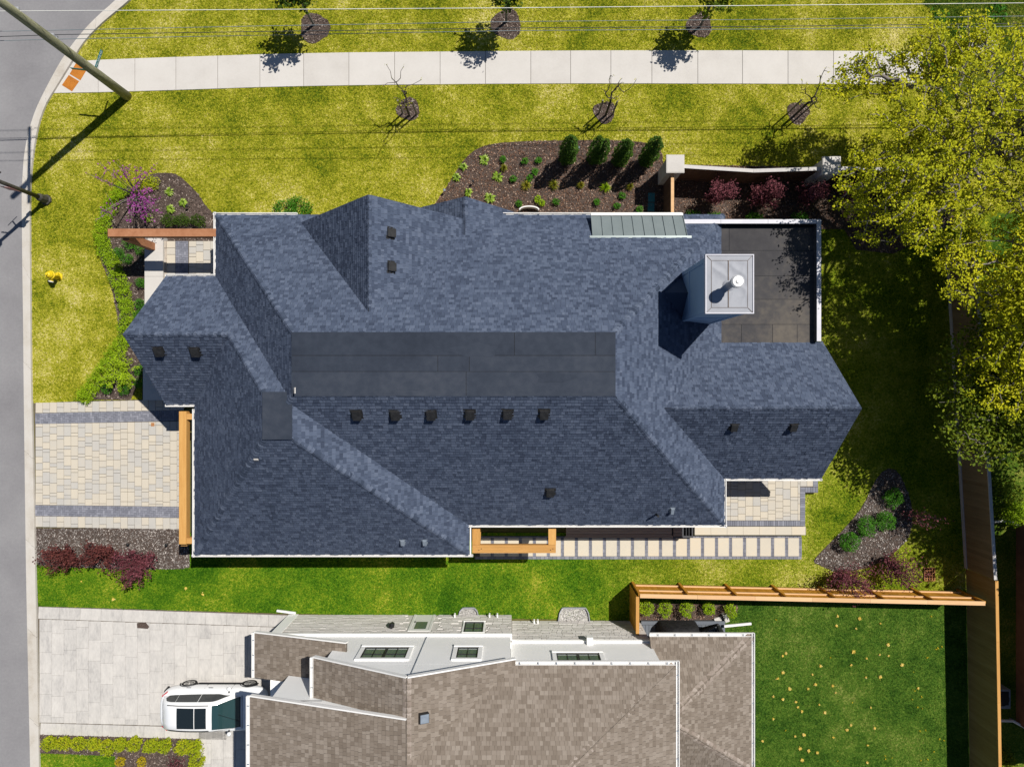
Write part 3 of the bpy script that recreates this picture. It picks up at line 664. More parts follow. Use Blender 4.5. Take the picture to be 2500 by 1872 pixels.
# --- stepping path
path=sheet('path',[P(1158,1308),P(1956,1308),P(1956,1364.5),P(1158,1364.5)],.016,MT['joint'],kind='structure')
it=[]; gp=[]; u=1957-34.15
while u>1150:
    it.append((PX(u+13.3),PY(1334.5),.012,26.6*K0,44.5*K0,.045)); 
    for j in range(5): 
        for q in (0,1): gp.append((PX(u+26.6+1.9+3.6*q),PY(1317+j*8.9),.012,3.4*K0,8.6*K0,.036))
    u-=34.15
pieces('slab',it,MT['slab_c'],path)
for i in range(80):
    uu=1160+i*9.95
    gp.append((PX(uu+5),PY(1360.7),.012,9.6*K0,6.8*K0,.036)); gp.append((PX(uu+5),PY(1310),.012,9.6*K0,3.4*K0,.036))
b=MB()
for t in gp:
    me=boxmesh(t[3],t[4],t[5],.005,MT['paver_g']); o=Vector(t[:3]); b.add([v.co+o for v in me.vertices],[tuple(p.vertices) for p in me.polygons])
b.build('charcoal_pavers',MT['paver_g'],path,kind='stuff')
# --- wooden landing and steps under the south eave
ld=thing('wood_landing','low brown plank landing with pale steps under the white south gutter','deck',P(1500,1298))
b=MB(); b.box(PX(1382),PX(1688),PY(1309),-5.3,0,.30,.2); b.build('frame',MT['darkwall'],ld)
it=[]; ZD=.42
for k in range(5): it.append((PX(1511,ZD),PY(1280+k*6.6,ZD),ZD-.045,(1640-1382)*.0182,6.2*.0182,.04))
it.append((PX(1511,ZD),PY(1310,ZD),ZD-.045,(1640-1382)*.0182+.1,3.5*.0182,.045))
for k in range(4): it.append((PX(1655,.38),PY(1282+k*7.6,.38),.335,22*.0182,7.2*.0182,.045))
for k in range(3): it.append((PX(1672+k*7,.30),PY(1293,.30),.255,6.4*.0182,30*.0182,.045))
pieces('plank',it,MT['deck_wood'],ld)
# ================================================================ roofs
def orient(poly):
    p=[Vector(q) for q in poly]
    nz=sum(((p[i]-p[0]).cross(p[i+1]-p[0])).z for i in range(1,len(p)-1))
    return p if nz>0 else p[::-1]
class Plane:
    def __init__(s,poly,eave):
        s.p=orient(poly); n=Vector()
        for i in range(1,len(s.p)-1): n+=(s.p[i]-s.p[0]).cross(s.p[i+1]-s.p[0])
        s.n=n.normalized(); e=Vector(eave).normalized(); s.up=s.n.cross(e)
        if s.up.z<0: e=-e; s.up=s.n.cross(e)
        s.e=e; s.o=s.p[0]
    def hit(s,u,v):
        o=Vector((0,0,H)); d=P(u,v,0)-o; t=(s.o-o).dot(s.n)/d.dot(s.n); return o+d*t
def shingle_polys(pl, exp=.143, wmin=.08, wmax=.22, t0=.014, t1=.032):
    P2=[((q-pl.o).dot(pl.e),(q-pl.o).dot(pl.up)) for q in pl.p]
    area=sum(P2[i][0]*P2[(i+1)%len(P2)][1]-P2[(i+1)%len(P2)][0]*P2[i][1] for i in range(len(P2)))
    if area<0: P2=P2[::-1]
    amin=min(q[0] for q in P2); amax=max(q[0] for q in P2); bmin=min(q[1] for q in P2); bmax=max(q[1] for q in P2)
    def inside(pt):
        for i in range(len(P2)):
            ax,ay=P2[i]; bx,by=P2[(i+1)%len(P2)]
            if (bx-ax)*(pt[1]-ay)-(by-ay)*(pt[0]-ax)<-1e-9: return False
        return True
    res=[]; b0=bmin
    while b0<bmax-.01:
        b1=b0+exp; a=amin-random.random()*.3
        while a<amax:
            w=random.uniform(wmin,wmax); r=[(a+.003,b0),(a+w-.003,b0),(a+w-.003,b1),(a+.003,b1)]; a+=w
            if not all(inside(q) for q in r):
                r=clip_convex(r,P2)
                if len(r)<3: continue
                ar=abs(sum(r[i][0]*r[(i+1)%len(r)][1]-r[(i+1)%len(r)][0]*r[i][1] for i in range(len(r))))
                if ar<.0006: continue
            th=random.uniform(t0,t1); n=len(r)
            top=[pl.o+pl.e*q[0]+pl.up*q[1]+pl.n*(.002+th*(1-.75*(q[1]-b0)/exp)) for q in r]
            bot=[pl.o+pl.e*q[0]+pl.up*q[1]-pl.n*.004 for q in r]
            res.append((top,bot))
        b0=b1
    return res
def add_shingle(mb,tb,r=None):
    top,bot=tb; n=len(top)
    k=len(mb.f); mb.add(top+bot,[tuple(range(n))]+[(n+i,n+(i+1)%n,(i+1)%n,i) for i in range(n)],r)
    mb.dark.update(range(k+1,k+1+n))          # cut edges: bare asphalt, its dark tone also painting the shadow under each course
def proj(p): k=F/(H-p.z); return CU+p.x*k, CV-p.y*k
class Roof:
    def __init__(s,root,m,exp=.143,cap_m=None,**kw): s.root=root; s.m=m; s.cm=cap_m or m; s.sh=[]; s.caps=[]; s.exp=exp; s.kw=kw
    def plane(s,poly,eave,t=.12,shingle=True):
        pl=Plane(poly,eave); b=MB(); b.slab(pl.p,t,.3); b.build('roof_slope',s.m,s.root)
        if shingle: s.sh+=shingle_polys(pl,s.exp,**s.kw)
        return pl
    def cap(s,a,b,pa,pb,w=.15,exp=.145,lift=.032):       # bent cap shingles from low end a to high end b
        a=Vector(a); b=Vector(b); d=(b-a); L=d.length; d/=L
        fa=pa.n.cross(d); fb=pb.n.cross(d)
        fa=fa if fa.z<0 or (abs(fa.z)<1e-6) else -fa
        fb=fb if fb.z<0 else -fb
        if fa.dot(fb)>.999: return
        n=((pa.n+pb.n)/2).normalized(); k=int(L/exp)
        me=None
        for i in range(k):
            s.caps.append((a+d*(i*exp),d,fa,fb,n,w,exp,lift))
    def finish(s,n_parts=0,cap_limit=300):
        sh=s.sh
        if n_parts:
            vis=[]
            for t in sh:
                c=sum(t[0],Vector())/len(t[0]); u,v=proj(c)
                vis.append((0 if (20<u<2480 and 20<v<1850) else 1,abs(v-1700)+abs(u-1450)*.5,t))
            vis.sort(key=lambda q:(q[0],q[1])); sh=[q[2] for q in vis]
            for t in sh[:n_parts]:
                b=MB(); add_shingle(b,t,0.0); b.build('shingle',s.m,s.root).data.materials.append(MT['edge'])
            sh=sh[n_parts:]
        b=MB()
        for t in sh: add_shingle(b,t)
        b.build('shingles',s.m,s.root,kind='stuff').data.materials.append(MT['edge'])
        cache={}; rest=MB()
        def capgeo(d,fa,fb,n,w,exp,lift):
            th=lift; L=exp*1.18; vs=[]
            for (t,h) in ((0,th+.016),(L,th*.5)):
                for (f,q,dn) in ((fa,1.0,.010),(fa,.45,.002),(fa,0,0),(fb,.45,.002),(fb,1.0,.010)):
                    vs.append(d*t+f*w*q+n*(h-(th*.45 if q==1.0 else 0))-n*(.02 if q==0 else 0))
            k=5
            bot=[v-n*(.04 if i<k else .03) for i,v in enumerate(vs)]
            fs=[(i,i+1,k+i+1,k+i) for i in range(4)]+[(2*k+i+1,2*k+i,i,i+1)[::-1] for i in range(4)]
            fs+=[(0,k,3*k,2*k),(4,2*k+4,3*k+4,k+4)]
            return vs+bot,fs
        for j,(o,d,fa,fb,n,w,exp,lift) in enumerate(s.caps):
            if j<cap_limit:
                key=(tuple(round(x,4) for x in (*d,*fa,*fb)),w)
                if key not in cache:
                    b=MB(); vs,fs=capgeo(d,fa,fb,n,w,exp,lift); b.add(vs,fs,0.0); me=b.mesh('ridge_cap'); me.materials.append(s.cm); cache[key]=me
                place(cache[key],'ridge_cap',None,s.root,loc=o)
            else:
                vs,fs=capgeo(d,fa,fb,n,w,exp,lift); rest.add([v+o for v in vs],fs)
        if rest.v: rest.build('ridge_caps',s.cm,s.root,kind='stuff')
def gutter(root,a,b,out,m=None,w=.09,h=.11,hang=0,name='gutter',inner=True):
    m=m or MT['white']; a=Vector(a); b=Vector(b); d=(b-a); L=d.length; d/=L; o=Vector(out).normalized(); up=Vector((0,0,1)); mb=MB()
    def bx(oc,zc,ww,hh): mb.obox((a+b)/2+o*oc+up*zc,d,o,up,L,ww,hh,.5)
    bx(w-.012,-h/2,.024,h); bx(w/2,-h+.008,w-.03,.016); bx(.008,-h/2,.016,h*.96)
    for e in (a,b): mb.obox(e+o*w/2-up*(h/2+.003),d,o,up,.012,w-.028,h*.9,.5)
    g=mb.build(name,m,root)
    if hang:
        k=int(L/hang)
        for i in range(k): hb=MB(); hb.obox(a+d*((i+.5)*L/k)+o*w/2-up*.02,d,o,up,.035,w-.03,.012,.5); hb.build('gutter_hanger',MT['bluegrey'],g)
    return g

# ================================================================ the slate-roofed house
hs=thing('slate_house','large house with slate blue shingle hip roof and two dark flat tops','house',(-2,0,0))
R=Roof(hs,MT['shingle'],cap_m=MT['shingle_cap'])
z0=2.9; zt=8.3; z2=8.0
NW,NE,SE,SW=[Vector((x,y,z0)) for x,y in ((-12.13,6.90),(8.69,6.90),(8.69,-5.79),(-12.13,-5.79))]
TNW,TNE,TSE,TSW=[Vector((x,y,zt)) for x,y in ((-7.33,1.69),(3.43,1.69),(3.43,-.40),(-7.33,-.40))]
pN=R.plane([NW,NE,TNE,TNW],(1,0,0)); pS=R.plane([SW,SE,TSE,TSW],(1,0,0)); pE=R.plane([SE,NE,TNE,TSE],(0,1,0)); pW=R.plane([SW,NW,TNW,TSW],(0,1,0))
# garage hip
gSW,gSE=Vector((-13.0,-7.0,z0)),Vector((-1.77,-7.0,z0)); gNE=Vector((-1.77,4.38,z0)); gN=Vector((-12.1,4.38,z0))
a0,a1,a2,a3=[Vector((x,y,z2)) for x,y in ((-8.39,-.36),(-7.46,-.36),(-7.46,-1.84),(-8.39,-1.84))]
pitN=(z2-z0)/(4.38+.36); yr=1.82; zr=z0+(4.38-yr)*pitN
fx=(zr-z0)/(z2-z0); A=Vector((-13.0+(13.0-8.39)*fx,4.38-(4.38+.36)*fx,zr))
qW=R.plane([gSW,(-13.0,-.95,z0),A,a0,a3],(0,1,0)); qS=R.plane([gSW,gSE,a2,a3],(1,0,0)); qE=R.plane([gSE,gNE,a1,a2],(0,1,0))
qN=R.plane([A,a0,a1,(-5.2,3.2,z0+(4.38-3.2)*pitN),gN],(1,0,0))
# entry gable (prow slightly forward)
r1=Vector((-14.42,yr,zr)); eN=Vector((-14.18,4.38,z0)); eS=Vector((-14.18,-.86,z0))
kN=R.plane([eN,r1,A,gN],(1,0,0)); kS=R.plane([eS,r1,(A.x+.6,yr,zr),(-11.2,-.86,z0)],(1,0,0))
# rear gable
rz=6.15; ry=-.909
r2=Vector((12.72,ry,rz)); sE=Vector((12.66,-3.89,z0)); nE=Vector((12.66,1.68,3.04))
tN=R.plane([nE,r2,(5.0,ry,rz),(6.2,1.68,3.04)],(1,0,0)); tS=R.plane([sE,r2,(5.0,ry,rz),(7.2,-3.89,z0)],(1,0,0))
# north dormers
dW0,dE0=Vector((-8.72,6.48,3.08)),Vector((-1.18,6.48,3.08)); dR=Vector((-4.945,6.50,7.5)); dRi=Vector((-4.945,2.0,7.5))
dWp=R.plane([dW0,dR,dRi,(-8.72,6.0,3.08)],(0,1,0)); dEp=R.plane([dE0,dR,dRi,(-1.18,6.0,3.08)],(0,1,0))
sR=Vector((-1.85,7.34,4.05)); sRi=Vector((-1.85,5.6,4.05))
sWp=R.plane([(-3.75,7.28,2.62),sR,sRi,(-3.75,6.2,2.62)],(0,1,0)); sEp=R.plane([(.02,7.10,2.62),sR,sRi,(.02,6.2,2.62)],(0,1,0))
# caps along hips and ridges
R.cap(NW,TNW,pN,pW); R.cap(NE,TNE,pN,pE); R.cap(SE,TSE,pS,pE); R.cap((-7.9,-1.0,7.68),TSW,pS,pW)
R.cap(gSW,a3,qW,qS); R.cap(gSE,a2,qS,qE); R.cap(A,a0,qW,qN)
R.cap(r1,A+Vector((.2,0,0)),kN,kS); R.cap(r2,(5.75,ry,rz),tN,tS); R.cap(dR,(-4.945,2.45,7.5),dWp,dEp); R.cap(sR,(-1.85,6.4,4.05),sWp,sEp)
R.finish(cap_limit=300)
# flat tops of lapped membrane sheets
ft=MB(); ft.box(-7.33,3.43,-.40,1.69,zt-.1,zt+.012,.5); ft=ft.build('flat_top',MT['seamtar'],hs)
def felts(rows,z,m,par,x0,x1):
    for (ya,yb,cuts) in rows:
        xs=[x0]+cuts+[x1]
        for a,b in zip(xs,xs[1:]): 
            q=MB(); zz=z+random.uniform(.004,.009); q.box(a+.008,b-.008,ya+.007,yb-.007,z-.004,zz,0.0); q.build('membrane_sheet',m,par)
vv=[812,868,907,965.5]; yy=[PY(v,zt) for v in vv]
X=lambda u:PX(u,zt)
felts([(yy[1]+.004,1.72,[X(1256),X(1453)]),(yy[2],yy[1],[X(1069),X(1146)]),(-.43,yy[2],[X(1138)])],zt+.014,MT['felt'],ft,-7.36,3.46)
fl=MB(); fl.box(-8.41,-7.44,-1.87,-.30,z2-.1,z2+.02,.5); fl=fl.build('flat_top',MT['felt'],hs)
q=MB(); q.box(-8.43,-7.42,-1.89,-.28,z2+.02,z2+.03,.0); q.build('membrane_sheet',MT['felt'],fl)
for (x,y,r) in ((-5.6,.55,.35),(-1.2,1.1,.5),(1.4,.2,.4),(-3.4,-.1,.3)):
    st_=MB(); st_.add([(x+r*(1+.25*math.sin(3*a+x))*1.6*math.cos(a),y+r*.45*(1+.2*math.sin(5*a))*math.sin(a),zt+.0245) for a in [2*math.pi*i/18 for i in range(18)]],[tuple(range(18))],.9); st_.build('dust_patch',MT['felt'],ft)
# rear flat roof with parapet
fr=MB(); fr.box(8.42,12.36,1.66,6.52,2.75,3.08,.5); fr=fr.build('flat_roof',MT['seamtar'],hs)
Z=3.08; Y=lambda v:PY(v,Z); XX=lambda u:PX(u,Z)
rows=[555,612,674,731,792,838]
for i in range(5):
    ya,yb=Y(rows[i+1]),Y(rows[i]); cuts=[XX(1810),XX(1886),XX(1946)] if i==4 else ([XX(1780)] if i==0 else [])
    xs=[8.44]+cuts+[12.3]
    for a,b in zip(xs,xs[1:]):
        s=MB(); s.box(a+.010,b-.010,ya+.009,yb-.009,Z-.01,Z+.006+random.uniform(0,.004),0.0); s.build('membrane_sheet',MT['felt_b'],fr)
pp=MB(); zc=3.42
pp.box(6.9,12.28,6.46,6.58,2.7,zc-.02,.4); pp.box(12.28,12.42,1.72,6.58,2.7,zc-.02,.4); pp=pp.build('parapet',MT['felt_b'],hs)
for (x0,x1,y0,y1) in ((6.9,8.4,6.43,6.60),(8.41,10.3,6.43,6.60),(10.31,12.26,6.43,6.60),(12.27,12.44,4.2,6.60),(12.27,12.44,1.70,4.19)):
    s=MB(); s.box(x0,x1,y0,y1,zc-.03,zc,0.0); s.build('parapet_cap',MT['capmetal'],pp)
# metal shed roof over the north bay
sh=MB(); n0=[Vector((PX(1443,3.45),6.74,3.45)),Vector((PX(1667,3.45),6.74,3.45)),Vector((PX(1678,4.12),5.75,4.12)),Vector((PX(1447,4.12),5.75,4.12))]
sh.slab(n0,.06,.5); sh=sh.build('metal_shed_roof',MT['seam'],hs)
for i in range(10):
    t=i/9; a=n0[0].lerp(n0[1],t); b=n0[3].lerp(n0[2],t); s=MB(); s.beam(a+Vector((0,0,.02)),b+Vector((0,0,.02)),.022,.045,.5); s.build('seam_rib',MT['seam'],sh)
s=MB(); s.beam(n0[3]+Vector((-.12,-.03,.03)),n0[2]+Vector((.16,-.03,.03)),.14,.03,.5); s.build('flashing',MT['seam'],sh)
s=MB(); s.beam(n0[0]+Vector((0,.05,-.01)),n0[1]+Vector((0,.05,-.01)),.10,.12,.5); s.build('fascia',MT['white'],sh)
s=MB(); s.box(n0[0].x+.05,n0[1].x-.05,6.0,6.66,2.6,3.4,.5); s.box(n0[0].x+.06,n0[1].x-.06,5.8,6.3,3.2,3.66,.5); s.build('bay_wall',MT['siding'],sh)
# walls
wl_=MB(); wl_.box(-11.72,8.3,-5.38,6.48,0,3.0,.5); wl_.box(8.2,12.27,1.4,6.45,0,2.9,.5); wl_.box(8.1,12.2,-3.48,1.5,0,3.0,.5)
wl_.box(-12.62,-2.15,-6.6,4.0,0,3.0,.5); wl_.box(-13.8,-12.4,-.48,4.0,0,3.0,.5)
for (x,ya,yb,yc,zb,zt_) in ((-13.8,4.0,-.48,yr,2.85,zr-.3),(12.2,1.5,-3.48,ry,2.85,rz-.3)):
    wl_.add([(x,ya,zb),(x,yb,zb),(x,yc,zt_)],[(0,1,2)],.5)
wl_.add([(-8.3,6.40,3.0),(-1.6,6.40,3.0),(-4.945,6.40,7.1)],[(0,1,2)],.5); wl_.add([(-3.5,7.0,0),(-.2,7.0,0),(-.2,7.0,2.7),(-1.85,7.0,3.9),(-3.5,7.0,2.7)],[(0,1,2,3,4)],.5)
wl_.box(-3.5,-.2,6.3,6.99,0,2.6,.5)
wl_.build('wall',MT['brownwall'],hs)
gd=MB(); gd.box(-12.68,-12.60,-6.1,-1.1,0,2.4,.5); gd.build('garage_door',MT['darkwall'],hs)
# gutters
Gz=z0+.03
for a,b,o in (((-12.24,6.90,Gz),(-8.8,6.90,Gz),(0,1,0)),((-4.0,6.90,Gz),(6.95,6.90,Gz),(0,1,0)),((-12.13,4.42,Gz),(-12.13,7.01,Gz),(-1,0,0)),
    ((-14.2,4.38,Gz),(-12.13,4.38,Gz),(0,1,0)),((-14.2,-.86,Gz),(-13.02,-.86,Gz),(0,-1,0)),((-13.0,-7.1,Gz),(-13.0,-1.05,Gz),(-1,0,0)),
    ((-13.11,-7.0,Gz),(-1.60,-7.0,Gz),(0,-1,0)),((-2.2,-5.79,Gz),(8.8,-5.79,Gz),(0,-1,0)),((8.69,-5.9,Gz),(8.69,-3.9,Gz),(1,0,0)),((8.7,-3.89,Gz),(12.7,-3.89,Gz),(0,-1,0))):
    gutter(hs,a,b,o)
s=MB(); s.beam((-1.70,-7.0,2.86),(-1.70,-5.9,2.86),.05,.16,.5); s.build('fascia',MT['white'],hs)
for (ra,re) in ((r1,eN),(r1,eS),(r2,sE),(r2,nE),(dR,dW0),(dR,dE0),(sR,Vector((.02,7.1,2.62)))):
    s=MB(); s.beam(Vector(ra)-Vector((0,0,.12)),Vector(re)-Vector((0,0,.12)),.04,.16,.5); s.build('barge_board',MT['shingle'],hs)
# roof vents
def vent(pl,u,v,w,d,h,m,name='roof_vent'):
    c=pl.hit(u,v); b=MB(); e,up,n=pl.e,pl.up,pl.n
    b.obox(c+n*.012,e,up,n,w*1.25,d*1.25,.02,.5)
    q=[c+e*(i*w/2)+up*(j*d/2) for i,j in ((-1,-1),(1,-1),(1,1),(-1,1))]
    hz=Vector((0,0,1)); tp=[q[0]+n*h*1.0+e*.03,q[1]+n*h-e*.03,q[2]+n*h*.55-e*.03,q[3]+n*h*.55+e*.03]
    b.add(q+tp,[(0,1,5,4),(1,2,6,5),(2,3,7,6),(3,0,4,7),(4,5,6,7)],.5)
    b.build(name,m,hs)
for u,v in ((871,1010),(965,1010),(1052,1010),(1147,1009),(1239,1008),(1328,1008),(1343,1199)): vent(pS,u,v,.34,.36,.16,MT['blackmetal'])
for u,v in ((1792,1040),(1937,1040)): vent(tS,u,v,.30,.30,.16,MT['blackmetal'])
for u,v in ((388,856),(477,857)): vent(kS,u,v,.36,.36,.16,MT['blackmetal'])
for u,v in ((952,569),(953,652)): vent(dEp,u,v,.36,.30,.16,MT['blackmetal'])
for u,v in ((983,1321),(1037,1321)): vent(qS,u,v,.20,.24,.14,MT['bluegrey'])
vent(pS,1641,1243,.18,.24,.16,MT['bluegrey'])
c=pS.hit(1602,1255); s=MB(); s.tube([c-Vector((0,0,.1)),c+Vector((0,0,.42))],.05,8,.5); s.build('vent_pipe',MT['blackmetal'],hs)
# chimney
ch=MB(); cx0,cx1,cy0,cy1,zc=6.40,7.85,2.36,4.16,8.62
ch.box(cx0,cx1,cy0,cy1,2.95,zc,.5); ch=ch.build('chimney',MT['siding'],hs)
for (x0,x1,y0,y1,za,zb) in ((cx0-.02,cx0-.002,cy0+.0,cy1,8.3,8.6),(cx0-.02,cx0-.002,cy0,cy0+.14,5.3,8.3),(cx0-.02,cx0-.002,cy1-.14,cy1,5.0,8.3),(cx0-.02,cx0-.002,cy0+.14,cy1-.14,6.3,6.42),
    (cx0,cx1,cy0-.02,cy0-.002,8.3,8.6),(cx0,cx0+.14,cy0-.02,cy0-.002,3.5,8.3),(cx1-.14,cx1,cy0-.02,cy0-.002,3.2,8.3),(cx0+.14,cx1-.14,cy0-.02,cy0-.002,6.3,6.42)):
    s=MB(); s.box(x0,x1,y0,y1,za,zb,.5); s.build('trim_board',MT['siding'],ch)
# wrinkled sheet cap in two panels inside a rim
zk=8.70; k0,k1,l0,l1=PX(1722.6,zk),PX(1839.4,zk),PY(765,zk),PY(622,zk)
for (x0,x1,y0,y1) in ((k0,k1,l0,l0+.2),(k0,k1,l1-.2,l1),(k0,k0+.2,l0+.2,l1-.2),(k1-.2,k1,l0+.2,l1-.2)):
    s=MB(); s.box(x0,x1,y0,y1,zk-.12,zk,.5); s.build('cap_rim',MT['steel'],ch)
xm=PX(1778,zk)
for (x0,x1) in ((k0+.19,xm-.01),(xm+.01,k1-.19)):
    s=MB(); nx,ny=22,40; vs=[]; fs=[]
    for j in range(ny+1):
        for i in range(nx+1):
            x=x0+(x1-x0)*i/nx; y=l0+.19+(l1-l0-.38)*j/ny
            ed=min(i,nx-i,4)/4*min(j,ny-j,4)/4
            h=.015*(1-2*abs(math.sin(2.6*x+3.9*y+1.1*math.sin(3*y+x*2))))+.010*(1-2*abs(math.sin(4.4*x-3.1*y+.8*math.sin(5*x))))
            vs.append((x,y,zk+.004+ed*h))
    for j in range(ny):
        for i in range(nx): a=j*(nx+1)+i; fs.append((a,a+1,a+nx+2,a+nx+1))
    s.add(vs,fs,.5); s.build('cap_sheet',MT['steel'],ch,smooth=True)
s=MB(); s.box(k0+.18,k1-.18,l0+.18,l1-.18,zk-.1,zk-.03,.5); s.build('cap_base',MT['steel'],ch)
s=MB(); s.beam((xm,l0+.19,zk+.016),(xm,l1-.19,zk+.016),.022,.02,.5); s.build('cap_seam',MT['rivet'],ch)
for a_,b__ in (((k0+.19,l0+.19),(k1-.19,l0+.19)),((k1-.19,l0+.19),(k1-.19,l1-.19)),((k1-.19,l1-.19),(k0+.19,l1-.19)),((k0+.19,l1-.19),(k0+.19,l0+.19)),((k0,l0),(k0+.18,l0+.18)),((k1,l0),(k1-.18,l0+.18)),((k0,l1),(k0+.18,l1-.18)),((k1,l1),(k1-.18,l1-.18))):
    s=MB(); s.beam((*a_,zk+.008),(*b__,zk+.008),.011,.012,.5); s.build('cap_seam',MT['rivet'],ch)
for (x0,x1,y0,y1) in ((k0-.012,k1+.012,l0-.012,l0+.02),(k0-.012,k1+.012,l1-.02,l1+.012),(k0-.012,k0+.02,l0+.021,l1-.021),(k1-.02,k1+.012,l0+.021,l1-.021)):
    s=MB(); s.box(x0,x1,y0,y1,zk-.13,zk+.03,.5); s.build('cap_lip',MT['capmetal'],ch)
fx_,fy_=PX(1779,zk),PY(697,zk)
s=MB(); s.lathe([(.20,0),(.13,.06),(.11,.10),(.11,.62),(.16,.63),(.17,.66),(.17,.78),(.12,.80),(.12,.86),(.20,.87),(.20,.98),(.17,1.0),(.07,1.0),(.07,1.03),(.02,1.04)],(fx_,fy_,zk-.01),20,.5); s=s.build('flue',MT['steel'],ch); s=MB(); s.lathe([(.205,0),(.205,.10),(.17,.125),(.07,.13),(.07,.16),(.02,.17)],(fx_,fy_,zk+.865),20,.5); s.build('flue_cap',MT['white'],ch)  # darker pipe and white cap paint the shaded shaft and lit top
s=MB(); s.add([(cx0-.9,3.3,6.15),(cx0,2.5,5.3),(cx0,4.0,5.3),(cx0,3.3,6.18)],[(0,1,3),(0,3,2)],.5); s.build('cricket',MT['shingle'],ch)
# small scraps of lighter flashing
for pl,u,v,l in ((qS,626,1119,.16),(pW,723,953,.2)):
    c=pl.hit(u,v)+pl.n*.05; s=MB(); s.obox(c,pl.e,pl.up,pl.n,l,.07,.03,.5); s.build('flashing_tab',MT['concrete'],hs)
# ================================================================ rusted steel frame and timber beams
cs=thing('steel_beam_frame','rusted brown steel beam on one post reaching from the entry over the shrubs','beam',P(380,606,.46))
b=MB(); b.box(PX(263,2.95),-12.05,PY(577.5,2.95),PY(558.5,2.95),2.62,2.95,.5); b.build('beam',MT['corten'],cs)
pc=P(371,602,.46); b=MB(); b.box(pc.x-.12,pc.x+.14,pc.y-.16,pc.y+.16,ZW,2.62,.5); b.build('post',MT['corten'],cs)
gp_=thing('garage_timber_beam','thick orange cedar beam standing off the wall above the garage door','beam',(-13.5,-3,0))
zb=2.62
b=MB(); b.box(PX(437,zb),PX(455,zb),PY(1328,zb),PY(1004,zb),2.30,zb,.5); b.build('beam',MT['cedar_y'],gp_)
for v0,v1 in ((1313,1327),(1010,1024)):
    b=MB(); b.box(PX(455.5,zb),-12.5,PY(v1,zb),PY(v0,zb),2.30,zb-.004,.5); b.build('bracket',MT['cedar'],gp_)
for v in (1318,):
    b=MB(); b.box(PX(457,1.5)+.1,PX(463,1.5)+.25,PY(1322,1.5),PY(1312,1.5),0,2.30,.5); b.build('post',MT['cedar'],gp_)
sp_=thing('side_pergola','open cedar pergola frame over the side door and stepping path','pergola',(0,-6.3,0))
zb=2.62
b=MB(); b.box(PX(1153,zb),PX(1357,zb),PY(1349.5,zb),PY(1330,zb),2.36,zb,.5); b.build('front_beam',MT['cedar'],sp_)
for (u0,u1) in ((1153,1172),(1339,1357.5)):
    b=MB(); b.box(PX(u0,zb),PX(u1,zb),PY(1329.5,zb),-5.4,2.36,zb-.003,.5); b.build('side_beam',MT['cedar_y'],sp_)
for u in (1170,1343):
    c=P(u,1329,2.3); b=MB(); b.beam((c.x,c.y,2.34),(c.x,-5.4,1.2),.11,.11,.5); b.build('knee_brace',MT['cedar_y'],sp_)
    b=MB(); b.lathe([(.02,0),(.02,.006)],(c.x,c.y-.15,zb+.001),8,.5); b.lathe([(.02,0),(.02,.006)],(c.x+.1,c.y-.1,zb+.001),8,.5); b.build('bolt_heads',MT['blackmetal'],sp_)
# ================================================================ the taupe-roofed white house
wh=thing('white_house','white stucco and pale stone house with taupe shingle roof','house',(-1,-13,0))
W=Roof(wh,MT['shingle_b'],cap_m=MT['shingle_bcap'],exp=.148,wmin=.10,wmax=.20,t0=.008,t1=.024)
gz=7.44; gxr=-3.64; gyv=-10.2
gL=Vector((-7.38,gyv,5.6)); gRt=Vector((.12,gyv,5.78)); gA=Vector((gxr,gyv,gz)); gB=Vector((gxr,-20,gz))
wGW=W.plane([gL,gA,(gxr,-11.66,gz),(-7.38,-11.66,5.6)],(0,1,0))
wGE=W.plane([gRt,gA,(gxr,-13.6,gz),(.12,-11.0,5.78)],(0,1,0))
# wide west slope behind it
b2=Vector((-9.56,-11.43,6.08)); 
wB2=W.plane([b2,(gxr,-11.62,7.5),(gxr,-18.4,7.5),(-9.56,-18.4,6.08)],(0,1,0))
W.plane([(gxr,-13.3,7.5),(-.17,-14.81,8.405),(-.17,-18.4,8.405),(gxr,-18.4,7.5)],(0,1,0))
# main hip
ez=5.75; eY=-10.39; eX=6.06; pN_=.60; pE_=.426; hz=8.4
tN_=(hz-ez)/pN_; tE_=(hz-ez)/pE_
cN=Vector((eX,eY,ez)); hT=Vector((eX-tE_,eY-tN_,hz))
wN=W.plane([(-.3,eY,ez),cN,hT,(-5.8,eY-tN_,hz)],(1,0,0))
wE=W.plane([cN,hT,(eX-tE_,-18.4,hz),(eX,-18.4,ez)],(0,1,0))
# lower west roof over the garage
lz=3.1; lw0=Vector((-10.47,-10.15,lz))
wL=W.plane([lw0,(-6.45,-10.15,lz+4.02*.30),(-6.45,-11.95,lz+4.02*.30),(-10.47,-11.95,lz)],(0,1,0))
# lower east roof
kz=3.0; kX=9.78; kY=-10.32; kap=Vector((6.0,-13.05,4.53))
wk1=W.plane([(PX(1586,kz),kY,kz),(kX,kY,kz),kap,(5.7,-13.05,4.53)],(1,0,0))
wk2=W.plane([(kX,kY,kz),(kX,-15.8,kz),kap],(0,1,0))
wk3=W.plane([(kX,-15.8,kz),(5.7,-15.8,kz),(5.7,-13.05,4.53),kap],(1,0,0))
W.cap((eX-.05,eY-.04,ez),hT,wN,wE,w=.17,exp=.2,lift=.012); W.cap((kX,kY,kz),kap,wk1,wk2,w=.17,exp=.2,lift=.012); W.cap((kX,-15.8,kz),kap,wk2,wk3,w=.17,exp=.2,lift=.012)
W.cap(gA,(gxr,-18,gz),wGW,wGE,w=.17,exp=.2,lift=.012)
W.finish(n_parts=300,cap_limit=140)
